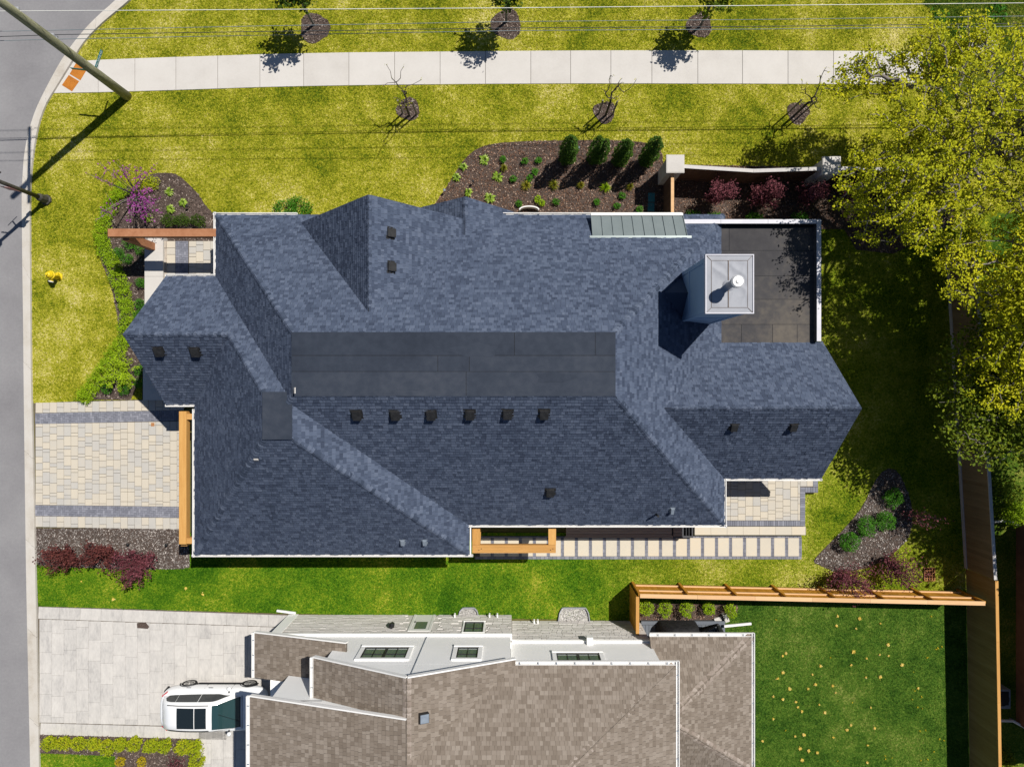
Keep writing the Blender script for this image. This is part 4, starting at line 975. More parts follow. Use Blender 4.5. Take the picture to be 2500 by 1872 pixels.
# walls
b=MB(); WY=-10.43; WY2=-10.70
b.box(-9.87,-.02,-18,WY,0,2.5,.5); b.box(-.02,5.75,-18,WY2,0,2.5,.5); b.build('lower_wall',MT['stone'],wh)
b=MB(); b.box(-9.80,-.05,-18,WY-.03,2.5,3.2,.5); b.box(-7.05,-.06,-18,WY-.03,3.2,5.5,.5); b.box(-.05,5.72,-18,WY2-.03,2.5,5.6,.5)
b.box(-8.94,-7.0,-18,-11.68,3.0,5.85,.5)
yg=WY-.031
b.add([(-7.05,yg,5.4),(-.06,yg,5.4),(-.06,yg,5.68),(gxr,yg,gz-.16),(-7.05,yg,5.62)],[(0,1,2,3,4)],.5)
b.add([(-8.94,-11.68,5.8),(-5,-11.68,5.8),(-5,-11.68,6.9),(-8.94,-11.68,6.1)],[(0,1,2,3)],.5)
b.add([(-10.2,yg,3.0),(-6.5,yg,3.0),(-6.5,yg,4.2),(-10.2,yg,3.05)],[(0,1,2,3)],.5)
b.box(5.7,9.3,-15.4,-12.3,0,3.0,.5); b.add([(-8.94,-18.0,5.8),(5.72,-18.0,5.55),(-.2,-18.0,8.2),(gxr,-18.0,7.3),(-8.94,-18.0,6.1)],[(0,1,2,3,4)],.5)
b.build('upper_wall',MT['stucco'],wh)
# belt ledge
for (x0,x1,y) in ((-9.9,.0,WY),(-.0,5.8,WY2)):
    s=MB(); s.box(x0,x1,y-.2,y+.07,2.48,2.60,.5); s.build('belt_ledge',MT['stucco'],wh)
# coursed stone facing, openings left for door and window
st=[]; zc=.02
holes=[(-4.42,-3.42,0,2.12),(-2.08,-1.18,.95,2.38)]
row=0
hh=[.15,.2,.12,.18,.15,.2,.14,.18,.15,.2,.14,.18,.15,.2,.12]
while zc<2.44:
    h=min(hh[row%len(hh)],2.48-zc); 
    for (xa,xb,y) in ((-9.85,-.02,WY),(0.0,5.7,WY2)):
        x=xa
        while x<xb-.03:
            w=min(random.choice([.22,.3,.38,.46,.55]),xb-x)
            if not any(x+w>q[0] and x<q[1] and zc+h>q[2] and zc<q[3] for q in holes) or y==WY2:
                st.append((x+w/2,y+random.uniform(0,.012),zc+h/2,w-.010,h-.010,.035))
            x+=w
    zc+=h; row+=1
st.sort(key=lambda t:-t[3]*t[4]); cache={}
rest=MB()
for i,t in enumerate(st):
    if i<300:
        me=boxmesh(t[3],t[4],t[5],.008,MT['stone']); place(me,'stone',None,wh,loc=(t[0],t[1]-.01,t[2]),rot=(-math.pi/2,0,0))
    else:
        me=boxmesh(t[3],t[4],t[5],.008,MT['stone']); Rm=Matrix.Rotation(-math.pi/2,3,'X'); o=Vector((t[0],t[1]-.01,t[2])); rest.add([Rm@v.co+o for v in me.vertices],[tuple(p.vertices) for p in me.polygons])
rest.build('stones',MT['stone'],wh,kind='stuff')
# corner board
s=MB(); s.box(-10.05,-9.62,WY-.4,WY+.05,0,2.48,.5); s.build('corner_pilaster',MT['stucco'],wh)
s=MB(); s.beam(P(676,1490,.1),P(722,1496,.1),.09,.08,.5); s.build('downspout_extension',MT['white'],wh)
# windows
def window(x0,x1,za,zb,y,halves=1,trim=.16,proud=.06):
    w=MB(); 
    w.box(x0-trim,x1+trim,y-.05,y+proud,zb,zb+trim,.5); w.box(x0-trim,x1+trim,y-.05,y+proud+.02,za-trim,za,.5)
    w.box(x0-trim,x0,y-.05,y+proud-.003,za,zb,.5); w.box(x1,x1+trim,y-.05,y+proud-.003,za,zb,.5)
    w=w.build('window',MT['stucco'],wh)
    W_=(x1-x0)/halves
    for k in range(halves):
        a=x0+k*W_; c=a+W_
        f=MB(); q=.05
        f.box(a,c,y-.02,y+.03,za,za+q,.5); f.box(a,c,y-.02,y+.03,zb-q,zb,.5); f.box(a,a+q,y-.02,y+.029,za+q,zb-q,.5); f.box(c-q,c,y-.02,y+.029,za+q,zb-q,.5)
        f.box((a+c)/2-.015,(a+c)/2+.015,y-.01,y+.025,za+q,zb-q,.5); f.box(a+q,c-q,y-.01,y+.024,(za*.4+zb*.6)-.015,(za*.4+zb*.6)+.015,.5)
        f.build('frame',MT['blackmetal'],w)
        g=MB(); g.add([(a+q,y+.004,za+q),(a+q,y+.004,zb-q),(c-q,y+.004,zb-q),(c-q,y+.004,za+q)],[(0,1,2,3)],.5); g.build('pane',MT['winglass'],w)
window(-5.80,-4.06,3.85,5.02,WY-.03,2); window(-2.14,-1.32,3.85,5.02,WY-.03,1); window(1.75,3.45,3.75,4.95,WY2-.03,2)
window(-2.04,-1.22,1.02,2.28,WY+.02,1,trim=.07,proud=.03)
d=MB(); d.box(-4.40,-4.30,WY-.3,WY+.035,0,2.1,.5); d.box(-3.54,-3.44,WY-.3,WY+.035,0,2.1,.5); d.box(-4.30,-3.54,WY-.3,WY+.034,2.0,2.1,.5); d=d.build('side_door',MT['white'],wh)
q=MB(); q.box(-4.30,-3.54,WY+.004,WY+.02,0,2.0,.5); q.build('door_leaf',MT['white'],d)
q=MB(); q.box(-4.17,-3.67,WY+.02,WY+.028,.95,1.85,.5); q.build('pane',MT['winglass'],d)
q=MB(); q.lathe([(.03,0),(.03,.05)],(-4.22,WY+.045,1.0),8,.5); q.build('handle',MT['blackmetal'],d)
# lantern, vent hood, taps, brackets
q=MB(); q.lathe([(.05,0),(.11,.05),(.13,.3),(.07,.36),(.02,.42)],(PX(957,1.75),WY+.16,1.6),6,.5); q.box(PX(957,1.75)-.04,PX(957,1.75)+.04,WY+.02,WY+.14,1.7,1.82,.5); q.build('wall_lantern',MT['blackmetal'],wh)
q=MB(); q.box(PX(1432,2.7),PX(1447,2.7),WY2-.02,WY2+.28,2.55,2.85,.5); q.build('vent_hood',MT['white'],wh)
for x in (1110,1195,1214,1304,1313): q=MB(); q.tube([(PX(x,.4),WY2-.05 if x>1250 else WY-.02,.4),(PX(x,.4),(WY2 if x>1250 else WY)+.14,.4),(PX(x,.4),(WY2 if x>1250 else WY)+.16,.28)],.04,8,.5); q.build('pipe_stub',MT['white'],wh)
q=MB(); q.tube([(PX(1006,6.2),WY+.01,6.6),(PX(1039,3.2),WY+.01,2.7)],.012,6,.5); q.build('conduit',MT['bluegrey'],wh)
# gutters with hangers
gutter(wh,(-.05,eY,ez+.03),(eX+.02,eY,ez+.03),(0,1,0),w=.14,hang=.68); gutter(wh,(eX,eY+.14,ez+.03),(eX,-18.5,ez+.03),(1,0,0),w=.13,hang=1.0)
gutter(wh,(PX(1586,kz),kY,kz+.03),(kX+.02,kY,kz+.03),(0,1,0),w=.14,hang=.68); gutter(wh,(kX,kY+.14,kz+.03),(kX,-15.9,kz+.03),(1,0,0),w=.13,hang=.75)
gutter(wh,(-7.38,gyv+.02,5.63),(-7.38,-11.66,5.63),(-1,0,0),w=.13,hang=.5); gutter(wh,(-9.56,-11.4,6.11),(-9.56,-18.5,6.11),(-1,0,0),w=.14,hang=.7); gutter(wh,(-10.47,-10.13,lz+.03),(-10.47,-11.95,lz+.03),(-1,0,0),w=.12,hang=.5)
for a,c in ((gL,gA),(gRt,gA),(b2,Vector((gxr,-11.62,7.5))),(lw0,Vector((-6.45,-10.15,lz+4.02*.30)))):
    s=MB(); a=Vector(a)-Vector((0,-.035,.07)); c=Vector(c)-Vector((0,-.035,.07)); s.beam(a,c,.05,.17,.5); s.build('barge_board',MT['white'],wh)
# roof vent
c=wGE.hit(1033,1749); s=MB(); e,up,n=wGE.e,wGE.up,wGE.n
s.obox(c+n*.08,e,up,n,.34,.34,.18,.5); s=s.build('roof_vent',MT['blackmetal'],wh)
q=MB(); q.obox(c+n*.18,e,up,n,.30,.30,.02,.5); q.build('vent_lid',MT['bluegrey'],s)
# window wells
for (u0,u1,v0,v1,lab) in ((1120,1168,1482,1502,'small arched steel window well filled with gravel by the stone corner'),(1363,1439,1482,1514,'wide steel window well filled with gravel below the white vent hood')):
    ww=thing('window_well',lab,'window well',P((u0+u1)/2,(v0+v1)/2)); x0,x1,y0,y1=PX(u0),PX(u1),PY(v1),PY(v0); m=MB(); pts=[]
    rad=.32*(y1-y0)/.6
    path_=[(x0,y0),(x0+.05,y0+(y1-y0)*.6),(x0+.16,y1-.02),(x0+.25,y1),(x1-.25,y1),(x1-.16,y1-.02),(x1-.05,y0+(y1-y0)*.6),(x1,y0)]
    for a,bq in zip(path_,path_[1:]): m.beam((a[0],a[1],.07),(bq[0],bq[1],.07),.035,.15,.5)
    m.build('rim',MT['steel'],ww)
    g=sheet('gravel_fill',path_,.03,MT['gravel'],ww); pq=[Vector(p) for p in path_]
    a=np.array(path_); lo=a.min(0); hi=a.max(0); q=lo+RNG.random((900,2))*(hi-lo); q=q[inpoly(q,path_)]
    place(leaf_mesh('gravel_stones',np.column_stack([q,np.full(len(q),.045)]),.05,up=.6,asp=.9),'gravel_stones',MT['gravel'],ww,kind='stuff')
# ================================================================ deck corner behind the cedar fence
dk=thing('grey_deck','low grey composite deck with long planks behind the cedar fence','deck',P(1660,1535))
it=[]; zd=.32; u=1567.0
for k in range(25):
    it.append((PX(1572+k*8.1,zd),(PY(1525.5,zd)-12.25)/2,zd-.03,7.6*.0183,PY(1525.5,zd)+12.25,.03))
it.append((PX(1668,zd),PY(1520.3,zd),zd-.03,205*.0183,8.6*.0183,.032))
pieces('plank',it,MT['deck_grey'],dk); b=MB(); b.box(PX(1567,zd),PX(1770,zd),-12.28,PY(1518,zd),0,zd-.03,.5); b.build('frame',MT['darkwall'],dk)
bq=thing('covered_barbecue','barbecue under a black cover standing on the grey deck','barbecue',P(1655,1548,zd))
m=MB(); x0,x1=PX(1606,.9),PX(1712,.9); yb=PY(1531,1.2); 
pr=[(0,0),(.02,.55),(.22,.95),(.30,1.0),(.68,1.02),(.80,.92),(.97,.6),(1,0)]
ring=[]
for (yy_,sc) in ((yb-.62,.86),(yb-.3,1.0),(yb-.05,.9),(yb+.02,.78)):
    ring.append([(x0+(x1-x0)*(.5+(a-.5)*sc),yy_,zd+h*(1.18 if sc>.8 else 1.05)) for a,h in pr])
vs=[p for r in ring for p in r]; k=len(pr); fs=[]
for j in range(3):
    for i in range(k-1): fs.append((j*k+i,(j+1)*k+i,(j+1)*k+i+1,j*k+i+1))
fs.append(tuple(range(k))); fs.append(tuple(3*k+i for i in range(k-1,-1,-1)))
m.add(vs,fs,.5); m.build('cover',MT['black_cloth'],bq,smooth=True)
ub=thing('folded_sunshade','black folded triangular sunshade standing at the deck end','sunshade',P(1752,1545,zd))
m=MB(); tp=Vector((PX(1752,2.0),PY(1524,2.0),2.0))
base=[Vector((tp.x-.75,tp.y-1.0,zd)),Vector((tp.x-.35,tp.y-1.0,zd)),Vector((tp.x+.15,tp.y-.95,zd)),Vector((tp.x+.6,tp.y-.9,zd))]
m.tube([base[0],tp],[.16,.05],8,.5); m.tube([base[3],tp],[.16,.05],8,.5); m.build('canopy',MT['black_cloth'],ub)
m=MB(); m.tube([Vector((tp.x,tp.y-.9,zd)),tp+Vector((0,0,.06))],.025,8,.5); m.build('pole',MT['blackmetal'],ub)
m=MB(); m.beam(P(1768,1528,.5),P(1834,1521.5,.5),.10,.07,.5); a=m.build('white_rail',MT['white'],label='short white pipe rail sticking out over the lawn from the deck',category='rail')
m=MB(); m.beam(P(1780,1527,0.0),P(1780,1527,.47),.06,.06,.5); m.beam(P(1828,1522,0.0),P(1828,1522,.47),.06,.06,.5); m.build('leg',MT['white'],a)
for k,(u,v,r,lab) in enumerate(((1752,1509,.35,'pale grey paving block lying flat behind the deck'),(1768,1503,-1.2,'second grey paving block leaning against the flat one behind the deck'))):
    b=MB(); c=P(u,v,0); rm=Matrix.Rotation(r,3,'Z'); b.obox((c.x,c.y,.09+.09*k),rm@Vector((1,0,0)),rm@Vector((0,1,0)),(0,0,1),.36,.19,.12 if k==0 else .30,.5); b.build('paving_block',MT['slab_w'],label=lab,category='paving block')
# ================================================================ neighbour behind the east fence
nb=thing('neighbour_house','mauve sided house with brown brick base behind the east fence','house',(25,-11,0))
b=MB(); b.box(22.75,32,-15.2,-6.2,.9,3.1,.5); b.build('wall',MT['neighsiding'],nb); b=MB(); b.box(22.70,32,-15.25,-6.15,0,.9,.5); b.build('brick_base',MT['neighbrick'],nb)
b=MB(); b.slab([(22.2,-15.7,3.1),(33,-15.7,3.1),(33,-5.7,3.1),(22.2,-5.7,3.1)],.2,.5); b.build('eave_soffit',MT['white'],nb)
nr=Roof(nb,MT['shingle_b'],exp=.148)
rp=nr.plane([(22.1,-15.8,3.15),(22.1,-5.6,3.15),(27.5,-10.7,5.9)],(0,1,0)); nr.plane([(22.1,-5.6,3.15),(33,-5.6,3.15),(27.5,-10.7,5.9)],(1,0,0)); nr.plane([(22.1,-15.8,3.15),(33,-15.8,3.15),(27.5,-10.7,5.9)],(1,0,0)); nr.plane([(33,-15.8,3.15),(33,-5.6,3.15),(27.5,-10.7,5.9)],(0,1,0)); nr.finish()
w=MB(); w.box(22.66,22.76,-11.0,-9.6,1.5,2.7,.5); w=w.build('window',MT['white'],nb); q=MB(); q.box(22.64,22.665,-10.95,-10.35,1.55,2.65,.5); q.box(22.64,22.665,-10.25,-9.65,1.55,2.65,.5); q.build('pane',MT['winglass'],w)
ac=thing('air_conditioner','boxy pale air conditioning unit between fence and mauve house','air conditioner',P(2450,1706))
b=MB(); c=P(2447,1706,.8); b.box(c.x-.36,c.x+.36,c.y-.42,c.y+.42,.05,.8,.5); b.build('casing',MT['bluegrey'],ac); b=MB(); b.box(c.x-.28,c.x+.28,c.y-.26,c.y+.34,.8,.815,.5); b.build('grille',MT['blackmetal'],ac)
b=MB(); b.lathe([(.3,0),(.3,.02)],(c.x,c.y,.815),12,.5); b.build('fan_guard',MT['blackmetal'],ac)
for (pts,lab) in (([(2414,1274),(2460,1271),(2500,1284)],'white downspout pipe bending beside the mauve house near the shaded shrubs'),([(2432,1758),(2473,1759),(2500,1779)],'white downspout pipe bending beside the air conditioner')):
    b=MB(); b.tube([P(pts[0][0],pts[0][1],.25),P(pts[1][0],pts[1][1],.25),P(pts[2][0]+40,pts[2][1]+16,.25)],.06,6,.5); o=b.build('downspout_pipe',MT['white'],label=lab,category='downspout')
    q=MB(); a=P(pts[0][0]+8,pts[0][1],.2); q.box(a.x-.04,a.x+.04,a.y-.06,a.y+.06,0,.2,.5); a=P(pts[1][0],pts[1][1],.2); q.box(a.x-.04,a.x+.04,a.y-.06,a.y+.06,0,.2,.5); q.build('pipe_feet',MT['bluegrey'],o)
# ================================================================ fences
def board_fence(root,a,b,h,m,board=.14,th=.02,gap=.004,z0=.04,side=1,cap=None,capw=.12,rails=None,railm=None,posts=None,postm=None,bottom=None):
    a=Vector((a[0],a[1],0)); b=Vector((b[0],b[1],0)); d=b-a; L=d.length; d/=L; nrm=Vector((-d.y,d.x,0))*side; ang=math.atan2(d.y,d.x); n=max(1,int(L/board)); w=L/n
    for i in range(n):
        c=a+d*((i+.5)*w); me=boxmesh(w-gap,th+random.choice([0,.002,.004]),h-z0+random.choice([0,.004,-.004]),.003,m); place(me,'board',None,root,loc=(c.x,c.y,z0),rot=(0,0,ang))
    if rails:
        for (zr_,rw,rh) in rails:
            q=MB(); c=nrm*(th/2+rw/2+.003); q.beam(a+c+Vector((0,0,zr_)),b+c+Vector((0,0,zr_)),rw,rh,.5); q.build('rail',railm,root)
    if posts:
        k=max(1,int(round(L/posts[0])))
        for i in range(k+1):
            c=a+d*(L*i/k)+nrm*(th/2+posts[1]/2+.004); q=MB(); q.obox((c.x,c.y,(h-.01)/2),d,nrm,(0,0,1),posts[1],posts[1],h-.01,.5); q.build('post',postm,root)
    if cap:
        k=max(1,int(round(L/2.4)))
        for i in range(k):
            p0=a+d*(L*i/k+.004); p1=a+d*(L*(i+1)/k-.004); q=MB(); off=nrm*cap[1]; q.beam(p0+off+Vector((0,0,h+.022)),p1+off+Vector((0,0,h+.022)),capw,.04,0.0); q.build('cap_rail',cap[0],root)
    if bottom:
        q=MB(); off=nrm*.03; q.beam(a+off+Vector((0,0,.09)),b+off+Vector((0,0,.09)),.045,.18,.5); q.build('gravel_board',bottom,root)
# new cedar fence
cf=thing('cedar_fence','new orange cedar fence with rails facing the side lawn and a pale cap','fence',(12,-9.1,0))
cA=Vector((5.42,-9.02)); cB=Vector((20.05,-9.34))
board_fence(cf,cA,cB,1.88,MT['cedar_board'],side=1,cap=(MT['cedar_cap'],.03),capw=.17,rails=[(.35,.05,.09),(1.15,.05,.09)],railm=MT['cedar_cap'],posts=(2.06,.10),postm=MT['cedar_board'])
cr=thing('cedar_return_fence','short cedar fence panel turning back toward the white house','fence',(5.3,-9.8,0))
board_fence(cr,(5.30,-10.66),(5.30,-9.02),1.88,MT['cedar_board'],side=-1,cap=(MT['cedar_y'],.02),capw=.14)
# east fence in two parts
ef=thing('old_east_fence','dark weathered board fence with grey cap along the shaded rear lawn','fence',(20.2,-2,0))
eA=Vector((19.55,6.2)); eB=Vector((20.42,-8.3)); eC=Vector((20.62,-18.6))
board_fence(ef,eB,eA,1.95,MT['fence_old'],board=.16,side=1,cap=(MT['cap_grey'],-.02),capw=.13,bottom=MT['cap_grey'])
en=thing('new_east_fence','dark board fence with fresh cedar cap beside the deep green lawn','fence',(20.5,-13,0))
board_fence(en,eC,eB+Vector((.01,-.02)),2.0,MT['fence_mid'],board=.15,side=1,cap=(MT['cedar_y'],-.02),capw=.13)
# north fence: stone pillars, stained boards, pale caps
def pillar(u,v,lab,s=.76,h=2.12):
    c=P(u,v,h); t=thing('stone_pillar',lab,'pillar',(c.x,c.y,0),group='stone pillars of the north fence'); 
    z=0.0; k=0
    while z<h-.13:
        hh_=min(.28,h-.12-z); b=MB(); w=s/2-.07
        b.box(c.x-w,c.x+w,c.y-w,c.y+w,z+.004,z+hh_-.004,0.0); b.build('stone_course',MT['stone'],t); z+=hh_; k+=1
    b=MB(); b.box(c.x-s/2,c.x+s/2,c.y-s/2,c.y+s/2,h-.12,h-.01,.5); cap=b.build('capstone',MT['concrete'],t)
    b=MB(); b.box(c.x-s/2+.03,c.x+s/2-.03,c.y-s/2+.03,c.y+s/2-.03,h-.01,h,.5); b.build('cap_top',MT['concrete'],cap); return c
c1=pillar(1649,400,'square stone pillar with broad grey cap next to the columnar evergreens'); c2=pillar(2031,404,'square stone pillar with cap half hidden under yellow leaves'); c3=pillar(2368,408,'square stone pillar buried deep under the spring tree crown')
nf=thing('north_fence','brown stained board fence with pale cap behind the burgundy shrubs','fence',(11,9,0))
hN=1.78; fp=lambda u,v:P(u,v,hN+.04)
m1=fp(1840,417)
board_fence(nf,(c1.x+.33,fp(1672,406).y),(m1.x,m1.y),hN,MT['fence_brown'],board=.15,side=-1,cap=(MT['cap_grey'],0),capw=.15,rails=[(.12,.04,.09)],railm=MT['fence_brown'])
board_fence(nf,(m1.x,m1.y),(c2.x-.33,fp(2000,412).y),hN,MT['fence_brown'],board=.15,side=-1,cap=(MT['cap_grey'],0),capw=.15,rails=[(.12,.04,.09)],railm=MT['fence_brown'])
nf2=thing('north_fence','brown stained board fence with pale cap running under the spring tree','fence',(15,9,0))
board_fence(nf2,(c2.x+.33,fp(2060,411).y),(c3.x-.33,fp(2340,417).y),hN,MT['fence_brown'],board=.15,side=-1,cap=(MT['cap_grey'],0),capw=.15,rails=[(.12,.04,.09)],railm=MT['fence_brown'])
gf=thing('side_gate_fence','short brown fence panel joining the first stone pillar to the metal shed roof','fence',(6.5,8,0))
g0=P(1642.5,430,hN); board_fence(gf,(g0.x-.02,6.62),(g0.x-.02,c1.y-.30),hN,MT['fence_brown'],board=.15,side=1,cap=(MT['cedar_cap'],0),capw=.13)
# teal utility lids
for k,(u,v,lab) in enumerate(((1590.5,482,'teal plastic utility box nearer the evergreens in the fence shadow'),(1589.5,506,'teal plastic utility box nearer the house wall in the fence shadow'))):
    c=P(u,v,.06); b=MB(); b.box(c.x-.15,c.x+.15,c.y-.20,c.y+.20,0,.06,.5); o=b.build('utility_box',MT['teal'],label=lab,category='utility box',group='teal utility lids')
    q=MB(); q.lathe([(.06,0),(.05,.01)],(c.x,c.y,.06),8,.5); q.build('lid_knob',MT['teal'],o)
# iron grates
def grate(u0,u1,v0,v1,nx,ny,m,lab,rz=0):
    c=P((u0+u1)/2,(v0+v1)/2); t=thing('drain_grate',lab,'drain grate',(c.x,c.y,0),rz,local=True); w=(u1-u0)*K0; h=(v1-v0)*K0
    for i in range(nx+1): q=MB(); x=-w/2+w*i/nx; q.box(x-.018,x+.018,-h/2,h/2,.05,.075,.5); q.build('bar',m,t)
    for j in range(ny+1): q=MB(); y=-h/2+h*j/ny; q.box(-w/2-.018,w/2+.018,y-.018,y+.018,.049,.073,.5); q.build('cross_bar',m,t)
    q=MB(); q.box(-w/2,w/2,-h/2,h/2,.0,.02,.5); q.build('pit',MT['blackmetal'],t); return t
grate(2255,2280,1385,1416,4,5,MT['ironbrown'],'rusty square lattice drain grate in the lawn by the east fence')
t=grate(2388,2416,92,120,6,1,MT['lamp'],'iron catch basin grate in a concrete frame under the spring tree',.75)
for (x0,x1,y0,y1) in ((-.55,-.30,-.5,.5),(.30,.45,-.5,.5),(-.3,.3,.30,.5),(-.3,.3,-.5,-.30)):
    q=MB(); q.box(x0,x1,y0,y1,0,.06,.5); q.build('frame_slab',MT['concrete'],t)
# window well and downspout by the north wall
ww=thing('egress_well','small white oval window well against the north wall','window well',P(1290,518,.3))
q=MB(); c=P(1292,518,.35); ring=[(c.x+.43*math.cos(a),c.y+.10+.16*math.sin(a),0) for a in [math.pi*i/12 for i in range(13)]]
for a,b in zip(ring,ring[1:]): q.beam(Vector(a)+Vector((0,0,.2)),Vector(b)+Vector((0,0,.2)),.05,.36,.5)
q.build('rim',MT['white'],ww)
# ================================================================ street furniture
up_=thing('utility_pole','tall weathered wooden utility pole beside the sidewalk end','utility pole',(-17.32,12.92,0))
b=MB(); b.tube([(-17.32,12.92,-.3),(-17.32,12.92,3),(-17.32,12.92,7),(-17.32,12.92,11)],[.205,.185,.160,.13],18,.5); b.build('shaft',MT['pole'],up_,smooth=True)
b=MB(); b.beam((-17.32,11.9,9.4),(-17.32,15.4,9.4),.1,.12,.5); b.build('cross_arm',MT['pole'],up_)
for y,z in ((13.12,5.05),(13.12,5.25),(13.1,7.15)): b=MB(); b.obox((-17.32,y,z),(1,0,0),(0,1,0),(0,0,1),.16,.1,.08,.5); b.build('cable_clamp',MT['steel'],up_)
wires=[([(0,28),(1240,20),(2500,8)],7.2,'wire_l',.011,'pale overhead wire farthest out over the verge lawn'),([(0,77),(620,64.5),(1250,53.5),(1880,48),(2500,40)],5.3,'wire',.011,'uppermost of three grey cables crossing the young tree mulch rings'),
    ([(0,90),(150,85),(620,78),(1250,69),(1880,65),(2500,58)],5.15,'wire_d',.013,'middle of three cables over the verge lawn, dark sheathed'),([(0,100),(150,96),(620,87),(1250,75.5),(1880,71.5),(2500,65)],5.0,'wire',.012,'grey cable nearest the sidewalk of the three over the verge')]
for pts,z,m,r,lab in wires:
    q=[P(u,v,z) for u,v in pts]; d0=(q[0]-q[1]).normalized(); d1=(q[-1]-q[-2]).normalized(); q=[q[0]+d0*30]+q+[q[-1]+d1*30]
    b=MB(); b.tube(q,r,5,.5); b.build('overhead_wire',MT[m],label=lab,category='wire',group='overhead wires along the verge')
for y,lab in ((14.3,'thin power line on the cross arm end above the verge lawn'),(15.3,'thin power line at the far tip of the cross arm')):
    b=MB(); b.tube([(-60,y-.9,9.5),(-17.32,y,9.5),(60,y+.9,9.3)],.012,5,.5); b.build('overhead_wire',MT['wire_d'],label=lab,category='wire',group='power lines on the cross arm')
# street name blades on the pole
sg=thing('street_name_sign','pair of teal street name blades fixed to the utility pole','street sign',(-17.25,13.0,2.4))
def blade(a,b,z,h=.16):
    a=Vector(a); b=Vector(b); m=MB(); m.beam(a+Vector((0,0,z)),b+Vector((0,0,z)),.012,h,.5); return m.build('name_blade',MT['signgreen'],sg),a,b
o,a,b_=blade((-17.22,13.08,0),(-16.98,13.78,0),2.6)
blade((-17.45,13.0,0),(-18.35,13.10,0),2.45)
def text(body,size,loc,xdir,updir,m,parent,name='lettering'):
    cu=bpy.data.curves.new('t','FONT'); cu.body=body; cu.size=size; cu.align_x='CENTER'; cu.align_y='CENTER'; cu.extrude=.002
    to=bpy.data.objects.new('t',cu); COL.objects.link(to); dg=bpy.context.evaluated_depsgraph_get(); me=bpy.data.meshes.new_from_object(to.evaluated_get(dg)); bpy.data.objects.remove(to)
    x=Vector(xdir).normalized(); y=Vector(updir).normalized(); z=x.cross(y); Mx=Matrix((x,y,z)).transposed().to_4x4(); Mx.translation=Vector(loc); me.transform(Mx); me.materials.clear()
    return place(me,name,m,parent)
d=(b_-a).normalized(); nn=Vector((d.y,-d.x,0)); text('MILLPOND RD',.105,(a+b_)/2+Vector((0,0,2.6))+nn*.009,d,(0,0,1),MT['letter'],o)
# lamp post with small sign plate
lp=thing('lamp_post','dark lamp post with flared octagonal base at the kerb','lamp post',P(115,489))
c=P(115,489); b=MB(); b.lathe([(.24,0),(.24,.12),(.19,.16),(.17,.55),(.12,.62)],(c.x,c.y,0),8,.5); b.build('base',MT['lamp'],lp)
b=MB(); b.lathe([(.095,.6),(.085,2),(.075,4.6)],(c.x,c.y,0),12,.5); b.build('shaft',MT['lamp'],lp,smooth=True)
b=MB(); b.lathe([(.08,4.6),(.20,4.7),(.24,5.1),(.30,5.15),(.12,5.4),(.03,5.5)],(c.x,c.y,0),8,.5); b.build('lantern_head',MT['lamp'],lp)
b=MB(); b.tube([(c.x,c.y,3.6),(c.x-.3,c.y+.1,3.75)],.03,6,.5); b.build('arm',MT['lamp'],lp)
b=MB(); b.obox((c.x-.02,c.y-.13,2.35),(1,-.15,0),(.15,1,0),(0,0,1),.45,.015,.6,.5); b.build('sign_plate',MT['signred'],lp)
b=MB(); b.obox((c.x-.2,c.y+.25,2.9),(.7,.7,0),(-.7,.7,0),(0,0,1),.5,.03,.12,.5); b.tube([(c.x,c.y,2.9),(c.x-.2,c.y+.25,2.9)],.03,6,.5); b.build('bracket',MT['lamp'],lp)
# hydrant
hy=thing('fire_hydrant','yellow fire hydrant with side nozzles standing on the front lawn','hydrant',P(143,676))
c=P(143,676); b=MB(); b.lathe([(.20,0),(.20,.05),(.145,.06),(.135,.50),(.19,.51),(.19,.56),(.165,.57),(.155,.66),(.10,.76),(.05,.79),(.05,.85),(.0,.86)],(c.x,c.y,.01),14,.5); b.build('barrel',MT['yellow'],hy,smooth=False)
for dx,dy,r,L in ((1,.15,.06,.23),(-1,-.15,.06,.23),(-.25,-1,.085,.25)):
    v_=Vector((dx,dy,0)).normalized(); o_=Vector((c.x,c.y,.42)); b=MB(); b.tube([o_,o_+v_*L],r,10,.5); n_z=b.build('nozzle',MT['yellow'],hy)
    b=MB(); b.tube([o_+v_*L,o_+v_*(L+.05)],r*1.25,8,.5); b.build('nozzle_cap',MT['hyd_cap'] if dy<-.5 else MT['yellow'],n_z)
# ================================================================ car
car=thing('white_suv','white hatchback suv with black glass roof parked facing the white house','car',(-13.0,-14.28,.05))
CX=-13.05; CYc=-14.28; GZ=.048
def cs(x,zb,zm,zs,zt_,wb,wm,ws,wt):   # half section points (y,z)
    return x,[(wb,zb),(wm,zm),(wm*.995,(zm+zs)/2),(ws,zs),(wt,zt_),(wt*.55,zt_+.035)]
S=[cs(-2.34,.44,.60,.80,.88,.40,.46,.44,.34),cs(-2.27,.34,.58,.86,1.02,.66,.72,.69,.55),cs(-2.08,.26,.56,.92,1.07,.83,.90,.85,.70),cs(-1.70,.22,.54,.96,1.07,.90,.965,.91,.76),cs(-1.0,.19,.52,.96,1.05,.92,.97,.915,.79),cs(-.2,.19,.52,.94,1.03,.92,.965,.91,.80),
   cs(.6,.19,.52,.92,1.02,.92,.965,.91,.80),cs(1.0,.19,.52,.91,1.02,.92,.965,.905,.80),cs(1.4,.20,.54,.88,1.0,.91,.965,.90,.76),cs(1.8,.24,.54,.82,.94,.88,.935,.86,.66),cs(2.1,.28,.52,.73,.84,.76,.85,.77,.54),cs(2.30,.36,.50,.62,.68,.5,.62,.56,.3)]
b=MB(); vs=[]; fs=[]
